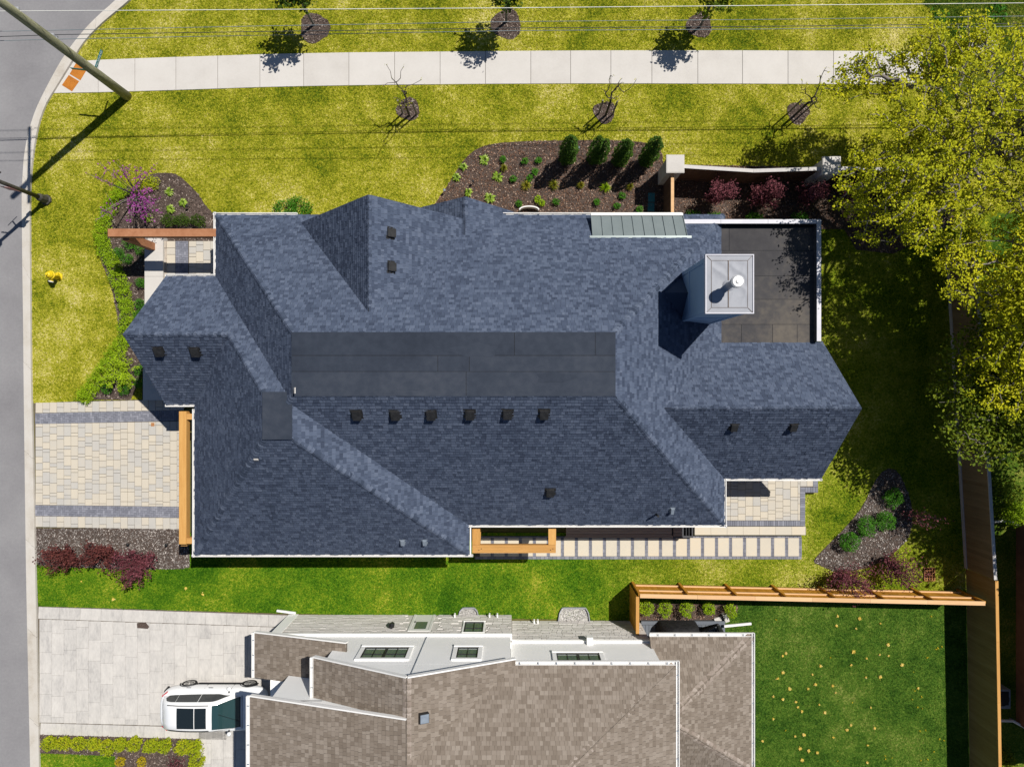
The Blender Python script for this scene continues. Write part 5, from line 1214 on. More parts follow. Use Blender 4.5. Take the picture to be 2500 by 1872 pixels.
for x,h in S:
    for (y,z) in h: vs.append((x+CX,CYc+y,z+GZ))
    for (y,z) in h[::-1]: vs.append((x+CX,CYc-y,z+GZ))
k=12
for j in range(len(S)-1):
    for i in range(k): fs.append((j*k+i,j*k+(i+1)%k,(j+1)*k+(i+1)%k,(j+1)*k+i))
fs.append(tuple(range(k))[::-1]); fs.append(tuple((len(S)-1)*k+i for i in range(k)))
b.add(vs,fs,.5); me=b.mesh('body',True)
body=place(me,'body',MT['carwhite'],car)
sm=body.modifiers.new('sub','SUBSURF'); sm.levels=2; sm.render_levels=2
# cabin: roof shell and glass
def strip(name,pts0,pts1,m,par,sub=0,t=0):
    b=MB(); n=len(pts0); b.add([(*p,) for p in pts0]+[(*p,) for p in pts1],[(i,i+1,n+i+1,n+i) for i in range(n-1)],.5); me=b.mesh(name,True); return place(me,name,m,par)
def L_(x,y,z): return (CX+x,CYc+y,GZ+z)
cab=MB(); ST=[(-2.12,1.02,.66,1.10,.60),(-1.95,1.02,.72,1.42,.58),(-1.60,1.03,.76,1.60,.585),(-1.0,1.02,.78,1.655,.60),(-.3,1.0,.79,1.66,.605),(.15,.99,.79,1.63,.60),(.45,.98,.785,1.50,.615),(.95,.97,.76,1.18,.68),(1.22,.96,.70,1.0,.68)]
vs=[];fs=[]
for (x,zl,wl2,zu,wu) in ST:
    for (y,z) in ((wl2,zl),(wu+.02,zu-.09),(wu-.05,zu-.02),(wu*.5,zu+.012),(-wu*.5,zu+.012),(-wu+.05,zu-.02),(-wu-.02,zu-.09),(-wl2,zl)): vs.append(L_(x,y,z))
k=8
for j in range(len(ST)-1):
    for i in range(k-1): fs.append((j*k+i,j*k+i+1,(j+1)*k+i+1,(j+1)*k+i))
fs.append(tuple(range(k))[::-1]); fs.append(tuple((len(ST)-1)*k+i for i in range(k)))
cab.add(vs,fs,.5); me=cab.mesh('cabin',True); place(me,'cabin',MT['carwhite'],car)
def tab(x):     # interpolate cabin section
    for a,b in zip(ST,ST[1:]):
        if a[0]<=x<=b[0]:
            t=(x-a[0])/(b[0]-a[0]); return [a[i]*(1-t)+b[i]*t for i in range(5)]
def sidewin(x0,x1,sgn,n=10):
    lo=[];up=[]
    for i in range(n+1):
        x=x0+(x1-x0)*i/n; _,zl,w0,zu,w1=tab(x); ta=.12; tb=.92
        e=min(1,min((i if x0<-1.5 else 9),(n-i if x1>.5 else 9))/(2.5 if x0<-1.5 else 5)+.1)
        ta=.5-(.5-.10)*e; tb=.5+(.93-.5)*e
        for (lst,t) in ((lo,ta),(up,tb)):
            y=w0+(w1+.02-w0)*t; z=zl+(zu-.09-zl)*t; lst.append(L_(x,sgn*(y+.012),z+.006))
    return lo,up
for sgn in (1,-1):
    for (x0,x1) in ((-1.92,-1.40),(-1.39,-.43),(-.41,.80)):
        lo,up=sidewin(x0,x1,sgn,12); strip('side_window',lo,up,MT['carglass'],car)
    lo=[L_(x,sgn*(tab(x)[4]-.06),tab(x)[3]+.02) for x in (-1.7,-1.2,-.7,-.2,.1)]; m=MB(); m.tube(lo,.018,6,.5); m.build('roof_rail',MT['carblack'],car)
    m=MB(); m.lathe([(.0,-.06),(.07,-.05),(.10,0),(.07,.05),(.0,.06)],(CX+.72,CYc+sgn*.98,GZ+1.02),10,.5); mir=m.build('wing_mirror',MT['carwhite'],car,smooth=True)
    m=MB(); m.beam(L_(.72,sgn*.80,1.0),L_(.72,sgn*.95,1.0),.05,.04,.5); m.build('mirror_stalk',MT['carblack'],mir)
    m=MB(); m.obox(L_(-2.10,sgn*.74,.90),(.75,sgn*.62,0),(-sgn*.62,.75,0),(0,0,1),.30,.05,.17,.5); m.build('tail_light',MT['taillight'],car)
    for wx in (-1.30,1.37):
        w=MB(); y0=CYc+sgn*.76; y1=CYc+sgn*.972; cx_=CX+wx; cz=GZ+.335
        prof=[(.22,y0),(.315,y0),(.335,y0+(y1-y0)*.2),(.335,y0+(y1-y0)*.8),(.315,y1),(.235,y1),(.225,y1-sgn*.02)]
        vs=[];fs=[];nn_=28
        for (r_,y) in prof:
            for q in range(nn_): a=2*math.pi*q/nn_; vs.append((cx_+r_*math.cos(a),y,cz+r_*math.sin(a)))
        for j in range(len(prof)-1):
            for q in range(nn_): fs.append((j*nn_+q,j*nn_+(q+1)%nn_,(j+1)*nn_+(q+1)%nn_,(j+1)*nn_+q))
        w.add(vs,fs,.5); wo=w.build('wheel',MT['tyre'],car,smooth=True)
        r_=MB()
        for q in range(5):
            a=2*math.pi*q/5+.3
            for da in (-.13,.13): r_.beam((cx_+.05*math.cos(a),y1-sgn*.02,cz+.05*math.sin(a)),(cx_+.215*math.cos(a+da),y1-sgn*.015,cz+.215*math.sin(a+da)),.035,.02,.5)
        r_.tube([(cx_,y1-sgn*.05,cz),(cx_,y1-sgn*.005,cz)],.055,10,.5)
        for q in range(28):
            a=2*math.pi*q/28; a2=2*math.pi*(q+1)/28; r_.beam((cx_+.22*math.cos(a),y1-sgn*.02,cz+.22*math.sin(a)),(cx_+.22*math.cos(a2),y1-sgn*.02,cz+.22*math.sin(a2)),.03,.02,.5)
        r_.build('rim',MT['rim'],wo); r_=MB(); r_.tube([(cx_,y1-sgn*.07,cz),(cx_,y1-sgn*.05,cz)],.22,20,.5); r_.build('brake_disc',MT['carblack'],wo)
        m=MB(); ar=[]
        for q in range(13):
            a=math.pi*q/12; ar.append((cx_+.385*math.cos(a),CYc+sgn*.945,cz+.375*math.sin(a)))
        m.tube(ar,.028,6,.5); m.build('wheel_arch',MT['carblack'],car)
    m=MB(); m.beam(L_(-.92,sgn*.90,.22),L_(1.0,sgn*.90,.22),.05,.07,.5); m.build('sill_trim',MT['carblack'],car)
for sgn in (1,-1):
    for x in (.78,-.40,-1.32): m=MB(); m.tube([L_(x,sgn*.955,.34),L_(x-.01,sgn*.962,.55),L_(x-.02,sgn*.94,.80),L_(x-.03,sgn*.895,.93)],.008,4,.5); m.build('door_gap',MT['carblack'],car)
    for x in (-.15,-1.12): m=MB(); m.beam(L_(x-.10,sgn*.955,.80),L_(x+.10,sgn*.955,.80),.03,.03,.5); m.build('door_handle',MT['chrome'],car)
m=MB(); m.beam(L_(1.30,-.72,1.035),L_(1.30,.72,1.035),.02,.01,.5); m.build('bonnet_gap',MT['carblack'],car)
# glass roof, windscreen, rear glass
def cabtop(x,y,off=.03):
    _,zl,w0,zu,w1=tab(x); f=abs(y)/w1; z=zu+.012-max(0,(f-.5))*.05; return L_(x,y,z+off)
for (x0,x1) in ((-1.26,-.52),(-.49,.0)):
    strip('glass_roof',[cabtop(x0,-.44),cabtop(x0,-.2),cabtop(x0,.2),cabtop(x0,.44)],[cabtop(x1,-.44),cabtop(x1,-.2),cabtop(x1,.2),cabtop(x1,.44)],MT['carglass'],car)
xs=[.20,.45,.7,.95,1.18]; rows=[]
for x in xs:
    _,zl,w0,zu,w1=tab(x); ww_=w1-.09+.0*(x-.2); rows.append([L_(x+.02,y*ww_*(1+.10*(x-.2)),zu+.026-.02*abs(y)) for y in (-1,-.6,-.2,.2,.6,1)])
m=MB(); vs=[p for r in rows for p in r]; m.add(vs,[(j*6+i,j*6+i+1,(j+1)*6+i+1,(j+1)*6+i) for j in range(len(xs)-1) for i in range(5)],.5); ws=place(m.mesh('windscreen',True),'windscreen',MT['windscreen'],car)
m=MB(); m.beam(rows[-1][0],rows[-1][-1],.07,.02,.5); m.build('cowl',MT['carblack'],car)
m=MB(); m.beam(Vector(rows[-1][1])+Vector((0,0,.02)),Vector(rows[1][3])+Vector((0,0,.02)),.015,.01,.5); m.build('wiper',MT['carblack'],car)
rw=[[L_(x,y*w,z) for y in (-1,-.5,.5,1)] for x,w,z in ((-2.14,.56,1.10),(-1.985,.53,1.40))]
m=MB(); m.add(rw[0]+rw[1],[(i,i+1,4+i+1,4+i) for i in range(3)],.5); place(m.mesh('rear_window'),'rear_window',MT['carglass'],car)
m=MB(); m.tube([L_(-2.13,-.84,.50),L_(-2.29,-.66,.50),L_(-2.355,-.3,.50),L_(-2.36,0,.50),L_(-2.355,.3,.50),L_(-2.29,.66,.50),L_(-2.13,.84,.50)],.07,8,.5); m.build('bumper_trim',MT['carblack'],car,smooth=True)
m=MB(); m.beam(L_(-2.29,-.22,.62),L_(-2.29,.22,.62),.03,.12,.5); m.build('number_plate',MT['carblack'],car)
m=MB(); m.box(CX-1.05,CX+1.1,CYc-.80,CYc+.80,GZ+.22,GZ+.5,.5); m.build('underbody',MT['carblack'],car)
m=MB(); m.add([L_(1.6,-.7,.0),L_(1.6,.7,.0),L_(1.8,.7,.0)],[(0,1,2)],.5)
# ================================================================ plants
def shrub(name,u,v,r,h,m,label,cat,n=520,leaf=.06,group=None,z=.04,lump=.18,up=.5,sx=1.0,sy=1.0,stem=True,center=None,shell=.6):
    c=P(u,v,h*.5) if center is None else Vector(center); t=thing(name,label,cat,(c.x,c.y,0),group=group)
    sx*=random.uniform(.88,1.14); sy*=random.uniform(.88,1.14)
    k=max(3,int(4+r*6)); parts=[ell_pts(int(n*.45),(c.x,c.y,z+h*.5),(r*.9*sx,r*.9*sy,h*.5),shell)]
    for i in range(k):
        a=2*math.pi*(i+random.random()*.6)/k; q=r*.62*random.uniform(.6,1.25); rr=r*random.uniform(.3,.6)
        parts.append(ell_pts(int(n*.55/k),(c.x+q*math.cos(a)*sx,c.y+q*math.sin(a)*sy,z+h*random.uniform(.35,.68)),(rr,rr,h*.34),.5))
    pts=np.vstack(parts); pts[:,2]=np.maximum(pts[:,2],z)
    place(leaf_mesh('foliage',pts,leaf,up=up),'foliage',m,t)
    if stem:
        b=MB()
        for i in range(3): b.tube([(c.x,c.y,0),(c.x+random.uniform(-.4,.4)*r,c.y+random.uniform(-.4,.4)*r,z+h*.6)],[.018,.006],5,.5)
        b.build('stem',MT['bark_d'],t)
    return t
def tuft(name,u,v,r,h,m,label,cat,n=46,w=.03,group=None):   # rosette of arching blades
    c=P(u,v,.05); t=thing(name,label,cat,(c.x,c.y,0),group=group); b=MB()
    for i in range(n):
        a=random.uniform(0,2*math.pi); L=r*random.uniform(.45,1.1); d=Vector((math.cos(a),math.sin(a),0)); s=Vector((-d.y,d.x,0))*w*random.uniform(.6,1.2); hh_=h*random.uniform(.5,1.1)
        o=Vector((c.x,c.y,.03))+d*r*.08*random.random(); p1=o+d*L*.5+Vector((0,0,hh_)); p2=o+d*L+Vector((0,0,hh_*.55))
        b.add([o-s*.3,o+s*.3,p1+s,p1-s,p2],[(0,1,2,3),(3,2,4)])
    b.build('leaves',m,t); q=MB(); q.lathe([(r*.12,0),(r*.08,h*.3)],(c.x,c.y,.02),6,.5); q.build('crown_base',MT['bark_d'],t); return t
# low lime hedge along the curved bed
hp=[(297,466),(284,484),(272,502),(262,520),(252,548),(246,572),(251,592),(257,614),(272,632),(281,655),(287,678),(297,700),(303,722),(308,746),(312,770),(311,794),(306,816),(297,838),(286,858),(272,876),(260,894),(246,914),(232,934),(218,954),(207,968)]
for i,(u,v) in enumerate(hp):
    shrub('hedge_shrub',u,v,.42,.42,MT['lf_lime'],('lime green shrub starting the curved hedge behind the redbud' if i==0 else 'lime green shrub ending the curved hedge at the driveway edge' if i==len(hp)-1 else 'low lime green shrub in the curved hedge along the front lawn'),'shrub',n=620,leaf=.055,group='lime hedge along the curved bed',lump=.2)
for u,v,lab in ((364,446,'yellow green bushy shrub tucked behind the redbud stems'),(340,455,'small bronze tipped shrub under the redbud blossoms')):
    shrub('redbud_neighbour_shrub',u,v,.42,.55,MT['lf_spirea'],lab,'shrub',n=700,leaf=.06)
bx=[(291,616,'round box ball closest to the lime hedge near the entry'),(311,632,'round box ball touching the beam shadow in the entry bed'),(317,596,'round box ball under the rusted steel beam'),(345,612,'round box ball hugging the seat wall beside the steel post'),(345,690,'box ball in deep shadow against the seat wall'),(343,742,'box ball against the seat wall below the shadow band'),(341,768,'box ball against the seat wall nearest the entry gable'),(340,905,'box ball between golden juniper and the concrete wall'),(341,935,'box ball at the driveway end of the entry bed'),(262,948,'box ball peeking from under the golden juniper'),(304,950,'darker box ball under the golden juniper by the driveway')]
for u,v,lab in bx: shrub('box_ball',u,v,.27,.45,MT['lf_box'],lab,'shrub',n=560,leaf=.045,group='round box balls of the entry bed')
# golden juniper
c=P(288,905,.5); t=thing('golden_juniper','spreading feathery golden juniper beside the driveway','shrub',(c.x,c.y,0)); pts=[]; b=MB()
for i in range(46):
    a=random.uniform(0,2*math.pi); L=random.uniform(.35,.95); d=Vector((math.cos(a),math.sin(a),0)); o=Vector((c.x,c.y,.25)); e=o+d*L+Vector((0,0,random.uniform(.15,.65)*(1.2-L*.6)))
    b.tube([o,e],[.012,.004],4,.5)
    for j in range(55):
        tq=random.uniform(.3,1.05); w=.20*(1.1-tq*.7); pts.append(o.lerp(e,tq)+Vector((random.gauss(0,w*.5),random.gauss(0,w*.5),random.gauss(0,.03))))
pts=np.array(pts)
place(leaf_mesh('foliage',pts,.08,up=.7,asp=.4),'foliage',MT['lf_juni'],t); b.tube([(c.x,c.y,0),(c.x,c.y,.3)],[.04,.03],6,.5); b.build('stem',MT['bark_d'],t)
# dark hedge under the beam
for u,lab in ((412,'dark yew shrub at the outer end under the steel beam'),(445,'dark yew shrub in the middle of the row under the steel beam'),(482,'dark yew shrub closest to the house wall under the steel beam')):
    shrub('yew_shrub',u,539,.34,.6,MT['lf_dark'],lab,'shrub',n=900,leaf=.05,sx=1.15,sy=.85)
# hostas
hs_=[(415,469,'variegated hosta at the top of the redbud bed'),(448,496,'variegated hosta by the bed light in the redbud bed'),(418,511,'small variegated hosta between redbud and yews'),(365,533,'pale hosta under the redbud beside the steel beam'),
 (1183,392,'bright hosta near the top edge of the north bed'),(1132,408,'small hosta at the lawn edge of the north bed'),(1115,434,'small hosta on the far lawn corner of the north bed'),(1215,433,'large pale edged hosta in the middle of the north bed'),(1143,470,'small hosta right behind the small gable peak'),(1196,484,'double hosta just behind the small gable slope')]
for i,(u,v,lab) in enumerate(hs_): tuft('hosta',u,v,.22 if i not in (4,7,9) else .28,.16,MT['lf_hosta'],lab,'hosta',n=44,w=.045)
pl=[(1228,390,'small dark perennial near the top edge of the north bed'),(1281,394,'dark green perennial left of the first evergreen shadow'),(1314,392,'green perennial next to the first columnar evergreen'),(1306,421,'green perennial at the tip of the first evergreen shadow'),(1293,435,'tiny green perennial below the evergreen shadow tip'),(1253,437,'round dark perennial beside the large pale hosta'),
 (1267,497,'bright green perennial by the north gutter corner'),(1313,487,'tall lime perennial in front of the white window well'),(1323,496,'small lime perennial touching its taller twin'),(1358,493,'dark glossy perennial midway along the north gutter'),(1457,493,'leafy perennial left of the fence shadow'),(1506,503,'branchy perennial above the metal shed roof'),(1560,512,'low perennial beside the teal lids'),(1518,478,'small perennial under the third straw tuft')]
for u,v,lab in pl: shrub('perennial',u,v,.17,.28,MT['lf_box'] if 'dark' in lab else MT['lf_lime'] if 'lime' in lab else MT['lf_box'],lab,'perennial',n=210,leaf=.06)
yg_=[(1230,412,'wispy straw grass tuft in the upper north bed'),(1284,455,'orange tipped grass tuft below the first evergreen shadow'),(1351,454,'golden grass tuft between two evergreen shadows'),(1417,454,'small grass tuft at the second evergreen shadow'),(1477,459,'big green grass tuft between third and fourth evergreen shadows'),(1537,458,'golden grass tuft near the utility lids')]
for i,(u,v,lab) in enumerate(yg_): tuft('ornamental_grass',u,v,.28 if i in (1,2,4) else .2,.26,MT['lf_ygrass'] if i!=4 else MT['lf_lime'],lab,'grass tuft',n=90,w=.012)
for u,v,lab in ((697,508,'patch of green groundcover left of the big dormer by the gutter'),(735,505,'leafier green groundcover beside the big dormer slope'),(1245,528,'tiny green plant hidden at the small gable gutter')): shrub('groundcover',u,v,.42 if u<1000 else .18,.3,MT['lf_box'],lab,'groundcover',n=700 if u<1000 else 200,leaf=.07,sx=1.5 if u<1000 else 1)
# columnar evergreens
for (u,v,h,lab,dbl) in ((1383,392,3.0,'columnar evergreen first in the row, beside the open mulch',0),(1452,393,3.1,'columnar evergreen with a forked twin top',1),(1510,397,2.8,'columnar evergreen third in the row between forked one and last',0),(1574,397,3.1,'columnar evergreen last in the row next to the stone pillar',0)):
    c=P(u,v); t=thing('columnar_evergreen',lab,'evergreen',(c.x,c.y,0),group='columnar evergreens in the north bed'); pts=[]
    for s in ((0,) if not dbl else (-.13,.17)):
        hh_=h*(1 if s<=0 else .88); n=3600 if not dbl else 2400; zz=RNG.random(n)*hh_; prof=np.interp(zz/hh_,[0,.12,.4,.75,.93,1],[.22,.37,.41,.32,.16,.02])*(.95 if not dbl else .74)
        a=RNG.random(n)*2*math.pi; lump=1+.13*np.sin(3*a+zz*5+u)+.08*np.sin(7*a-zz*9); r=prof*lump*(.72+.28*RNG.random(n)**.5)
        pts.append(np.column_stack([c.x+s+r*np.cos(a),c.y+r*np.sin(a),.06+zz]))
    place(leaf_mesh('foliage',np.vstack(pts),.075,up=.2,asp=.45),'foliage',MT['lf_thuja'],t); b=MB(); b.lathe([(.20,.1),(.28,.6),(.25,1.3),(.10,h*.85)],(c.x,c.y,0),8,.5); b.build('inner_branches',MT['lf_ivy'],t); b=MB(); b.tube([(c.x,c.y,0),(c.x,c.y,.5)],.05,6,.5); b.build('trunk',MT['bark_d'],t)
# bed lights
for u,v,lab in ((457,503,'small dark spike light in the redbud bed'),(1155,443,'small black spike light with long shadow in the north bed'),(1085,465,'small blue topped spike light at the bed lawn corner'),(1412,361,'small blue topped spike light between evergreens'),(218,1328,'spike light in the grey mulch left of the burgundy shrubs'),(312,1328,'spike light in the grey mulch between burgundy shrubs'),(406,1329,'spike light in the grey mulch near the garage corner')):
    c=P(u,v,.3); t=thing('spike_light',lab,'garden light',(c.x,c.y,0)); b=MB(); b.tube([(c.x,c.y,0),(c.x,c.y,.28)],.012,6,.5); b.build('spike',MT['blackmetal'],t); b=MB(); b.lathe([(.03,0),(.055,.03),(.06,.09),(.03,.11)],(c.x,c.y,.27),8,.5); b.build('head',MT['bluegrey'] if 'blue' in lab else MT['blackmetal'],t)
# burgundy shrubs
def red_shrub(u,v,h,spread,m,lab,n=1500,z0=0.0,lean=(0,0),leaf=.085,sparse=1.0,nb=26):
    c=P(u,v); t=thing('burgundy_shrub',lab,'shrub',(c.x,c.y,0)); b=MB(); pts=[]
    for i in range(nb):
        a=random.uniform(0,2*math.pi); L=spread*random.uniform(.25,1.0); e=Vector((c.x+L*math.cos(a)+lean[0],c.y+L*math.sin(a)*.75+lean[1],h*random.uniform(.45,1.0)*(1.08-.35*L/spread))); o=Vector((c.x,c.y,.05)); m1=o.lerp(e,.5)+Vector((0,0,.12*h))
        b.tube([o,m1,e],[.022,.012,.005],5,.5)
        for j in range(int(n/nb)):
            tq=random.uniform(.25,1.05); q=(o.lerp(m1,tq*2) if tq<.5 else m1.lerp(e,tq*2-1)); w=.10*sparse+.05; pts.append(q+Vector((random.gauss(0,w),random.gauss(0,w),random.gauss(0,w*.8))))
    place(leaf_mesh('foliage',np.array(pts),leaf,up=.45,asp=.6),'foliage',m,t); b.build('branches',MT['bark_d'],t)
red_shrub(178,1352,1.25,1.0,MT['lf_rust'],'bronze leaved shrub nearest the kerb in the grey mulch',3000,lean=(-.15,-.1),nb=34,sparse=.35); red_shrub(268,1345,1.4,.95,MT['lf_rust'],'bronze leaved shrub in the middle of the grey mulch bed',3000,nb=34,sparse=.35); red_shrub(358,1362,1.5,1.15,MT['lf_red'],'dark burgundy shrub nearest the garage spilling onto the side lawn',3300,lean=(-.25,-.25),nb=36,sparse=.4)
red_shrub(1735,492,2.3,.7,MT['lf_red'],'upright burgundy shrub first behind the north fence by the gate panel',2600,lean=(.05,.15),sparse=.6); red_shrub(1848,490,2.2,.75,MT['lf_red'],'burgundy shrub second behind the north fence',2600,sparse=.6); red_shrub(1958,492,2.2,.75,MT['lf_red'],'burgundy shrub third behind the north fence near the half hidden pillar',2400,sparse=.6); red_shrub(2060,470,1.7,.7,MT['lf_red'],'burgundy shrub deepest under the yellow spring tree',1300,sparse=.6)
red_shrub(2045,1395,2.3,1.1,MT['lf_red'],'tall burgundy shrub at the tip of the rear bed over the cedar fence',1900,lean=(.1,-.2),leaf=.08); red_shrub(2150,1360,2.2,1.1,MT['lf_red'],'tall burgundy shrub in the rear bed beside the drain grate',1700,lean=(.3,-.3),leaf=.08)
red_shrub(2188,1246,2.6,.5,MT['lf_red'],'lone slender burgundy sapling leaning toward the east fence',260,lean=(.75,-.1),sparse=.8,nb=9)
for u,v,lab in ((2182,1212,'round green shrub at the shaded head of the rear bed'),(2162,1268,'round green shrub second from the shaded head of the rear bed'),(2113,1285,'round green shrub between the two outer ones of the rear bed'),(2072,1322,'round green shrub closest to the stepping path in the rear bed')):
    shrub('round_shrub',u,v,.46,.75,MT['lf_box'],lab,'shrub',n=1300,leaf=.06,group='round shrubs of the rear bed')
for u,v,lab in ((1690,527,'dark clump against the metal shed roof corner'),(1740,530,'green clump at the parapet under the first burgundy shrub'),(1840,531,'green clump at the parapet under the second burgundy shrub'),(1950,531,'green clump near the parapet corner')): shrub('wall_plant',u,v,.35,.4,MT['lf_box'],lab,'plant',n=500,leaf=.06,sx=1.3,sy=.6)
for u,v,lab in ((1578,1484,'lime shrub nearest the cedar corner post'),(1624,1485,'lime shrub second from the cedar corner post'),(1674,1486,'lime shrub third from the cedar corner post'),(1730,1484,'small lime shrub fourth from the cedar corner post'),(1784,1490,'lime shrub at the lawn end of the cedar fence bed')):
    shrub('fence_shrub',u,v,random.uniform(.27,.37),random.uniform(.6,.9),MT['lf_lime'],lab,'shrub',n=760,leaf=.055,group='lime shrubs behind the cedar fence',sy=1.2)
sp8=[(122,1810),(157,1812),(191,1814),(228,1815),(260,1820),(295,1815),(331,1818),(369,1822),(405,1818),(446,1822),(478,1820),(480,1858)]
ordn=['closest to the kerb','second from the kerb','third from the kerb','fourth from the kerb','fifth from the kerb','sixth from the kerb','seventh from the kerb','eighth from the kerb','ninth from the kerb','tenth from the kerb','at the corner behind the car','turning the corner toward the neighbour path']
for (u,v),w in zip(sp8,ordn): shrub('spirea_shrub',u+random.uniform(-3,3),v+random.uniform(-3,3),random.uniform(.30,.42),random.uniform(.4,.65),MT['lf_spirea'],'yellow green spirea '+w+' along the pale driveway','shrub',n=950,leaf=.06,group='spireas along the pale driveway')
for u,v,lab in ((295,1858,'golden low shrub touching the small neighbour lawn'),(347,1858,'golden low shrub alone in the dark mulch')): shrub('golden_shrub',u,v,.25,.35,MT['lf_gold'],lab,'shrub',n=420,leaf=.05)
red_shrub(432,1862,.5,.4,MT['lf_red'],'low burgundy shrub in the dark mulch behind the spireas',500,leaf=.06)
# ================================================================ trees
def mst_tree(base,trunk_top,targets,r0=None,wob=.08):
    """grow branches from a trunk to every twig target, joining each to the nearest built node"""
    nodes=[Vector(base),Vector(base).lerp(Vector(trunk_top),.5),Vector(trunk_top)]; par=[-1,0,1]; arr=np.zeros((len(targets)*3+10,3)); dist=np.zeros(len(targets)*3+10); 
    for i,nn2 in enumerate(nodes): arr[i]=nn2
    dist[0]=99; dist[1]=99; cnt=3; T=sorted([Vector(t) for t in targets],key=lambda t:(t-Vector(trunk_top)).length); tip=[]
    for t in T:
        tv=np.array(t); d=np.linalg.norm(arr[1:cnt]-tv,axis=1)+.38*dist[1:cnt]*(np.arange(1,cnt)>1); d[0]+=3
        j=int(np.argmin(d))+1; a=nodes[j]; L=(t-a).length; mid=a.lerp(t,.5)+Vector((random.gauss(0,wob*L),random.gauss(0,wob*L),random.gauss(0,wob*L)+.06*L))
        nodes.append(mid); par.append(j); arr[cnt]=mid; dist[cnt]=(dist[j] if j>1 else 0)+L*.5; cnt+=1
        nodes.append(t); par.append(cnt-1); arr[cnt]=t; dist[cnt]=dist[cnt-1]+L*.5; tip.append(cnt); cnt+=1
    w=[0.0]*cnt
    for i in tip: w[i]+=1
    for i in range(cnt-1,0,-1): w[par[i]]+=w[i]
    return nodes,par,w
def tree_obj(name,label,base,top,targets,leafm,barkm,tw=.009,leaves=14,leaf=.13,spread=.26,group=None,cat='tree',up=.4,thick=1.0,nside=5):
    t=thing(name,label,cat,(base[0],base[1],0),group=group); nodes,par,w=mst_tree(base,top,targets); b=MB()
    for i in range(1,len(nodes)):
        ra=tw*max(w[par[i]],1)**.46*thick; rb=tw*max(w[i],1)**.46*thick
        b.tube([nodes[par[i]],nodes[i]],[min(ra,rb*1.6),rb],nside if w[i]<6 else 8,.5,cap=False)
    b.build('trunk',barkm,t,smooth=True)
    T=np.array([tuple(x) for x in targets]); n=len(T)
    if leaves:
        pts=np.repeat(T,leaves,axis=0)+RNG.normal(size=(n*leaves,3))*np.array([spread,spread,spread*.6]); rr=np.repeat(RNG.random(n),leaves)*.65+RNG.random(n*leaves)*.35
        place(leaf_mesh('crown',pts,leaf,up=up,asp=.6,rnd=rr),'crown',leafm,t)
    return t
def lobes(spec):
    out=[]
    for (c,r,n,sh) in spec:
        p=ell_pts(n,c,r,sh); out.append(p)
    p=np.vstack(out); return [tuple(x) for x in p[p[:,2]>2.0]]
# spring trees on the east boundary
tree_obj('spring_tree','tall tree with yellow spring leaves arching over the sidewalk end',(17.6,9.0,0),(17.4,8.8,3.0),
    lobes([((17.9,8.6,7.4),(4.4,3.3,2.4),640,.25),((14.8,12.0,4.7),(2.1,1.1,.8),105,.2),((13.1,11.6,4.3),(1.3,.7,.4),26,.1),((16.8,12.6,5.6),(2.4,1.2,1.0),130,.2),((13.9,7.2,5.6),(1.9,2.0,1.1),150,.3),((15.0,9.6,5.8),(2.2,1.6,1.0),110,.3),((14.7,6.5,7.2),(2.0,2.0,1.2),130,.3),((21.3,9.2,7.6),(3.2,3.2,2.2),850,.25)]),MT['lf_yellow'],MT['bark'],leaves=34,leaf=.10,spread=.125,tw=.012,up=.6)
tree_obj('spring_tree','tall yellow leaved tree leaning over the weathered east fence',(20.9,3.6,0),(20.7,3.6,3.0),
    lobes([((21.1,3.6,7.0),(3.8,4.0,2.6),1800,.2),((17.2,4.4,6.0),(1.8,1.7,1.1),120,.3),((18.9,1.6,6.0),(1.8,1.9,1.2),230,.3),((18.6,.4,5.4),(1.7,1.7,1.0),170,.3)]),MT['lf_yellow'],MT['bark'],leaves=32,leaf=.105,spread=.135,tw=.012,up=.6)
tree_obj('shade_tree','shorter deep green tree in the shade of the weathered east fence',(21.3,-.8,0),(21.1,-.6,1.8),
    lobes([((20.3,.2,4.4),(3.2,2.9,1.6),620,.3),((19.4,2.2,4.6),(1.8,2.0,1.2),240,.3),((18.3,-.5,4.4),(1.8,2.8,1.2),460,.25),((19.9,-.7,4.6),(2.0,3.0,1.3),420,.2)]),MT['lf_green'],MT['bark'],leaves=17,leaf=.13,spread=.2)
tree_obj('boundary_tree','dense tree behind the east fence shading the whole fence foot',(23.0,-2.2,0),(23.0,-2.0,2.6),
    lobes([((22.9,-2.4,6.4),(2.3,4.2,2.4),900,.2),((22.6,2.4,5.8),(1.8,2.4,1.6),300,.2),((22.8,.6,8.6),(2.2,4.2,1.8),700,.2)]),MT['lf_green'],MT['bark'],leaves=18,leaf=.16,spread=.25)  # tree out of view, its high lobe added to shade more of the lawn
# undergrowth beyond the fence
for u,v,r,m,lab in ((2450,1215,1.0,'lf_green','loose undergrowth between east fence and mauve house'),(2395,1180,.7,'lf_dark','dark undergrowth at the foot of the weathered fence'),(2480,1255,.7,'lf_lime','bright undergrowth above the white downspout pipe'),(2455,1858,.5,'lf_green','green clump below the air conditioner by the fence')):
    shrub('undergrowth',u,v,r,.7,MT[m],lab,'undergrowth',n=1500,leaf=.09,shell=.3)
# weeds around the sidewalk end
for u,v,r,lab in ((2290,45,.45,'dark leafy weed clump above the sidewalk end'),(2276,150,.35,'small weed clump crowding the last sidewalk slab'),(2430,28,.5,'dark weed clump past the catch basin'),(2345,90,.35,'weed clump between sidewalk end and catch basin')):
    shrub('weed_clump',u,v,r,.14,MT['lf_box'],lab,'weeds',n=230,leaf=.11,shell=.1,stem=False,sx=random.uniform(.8,1.4),sy=random.uniform(.7,1.2))
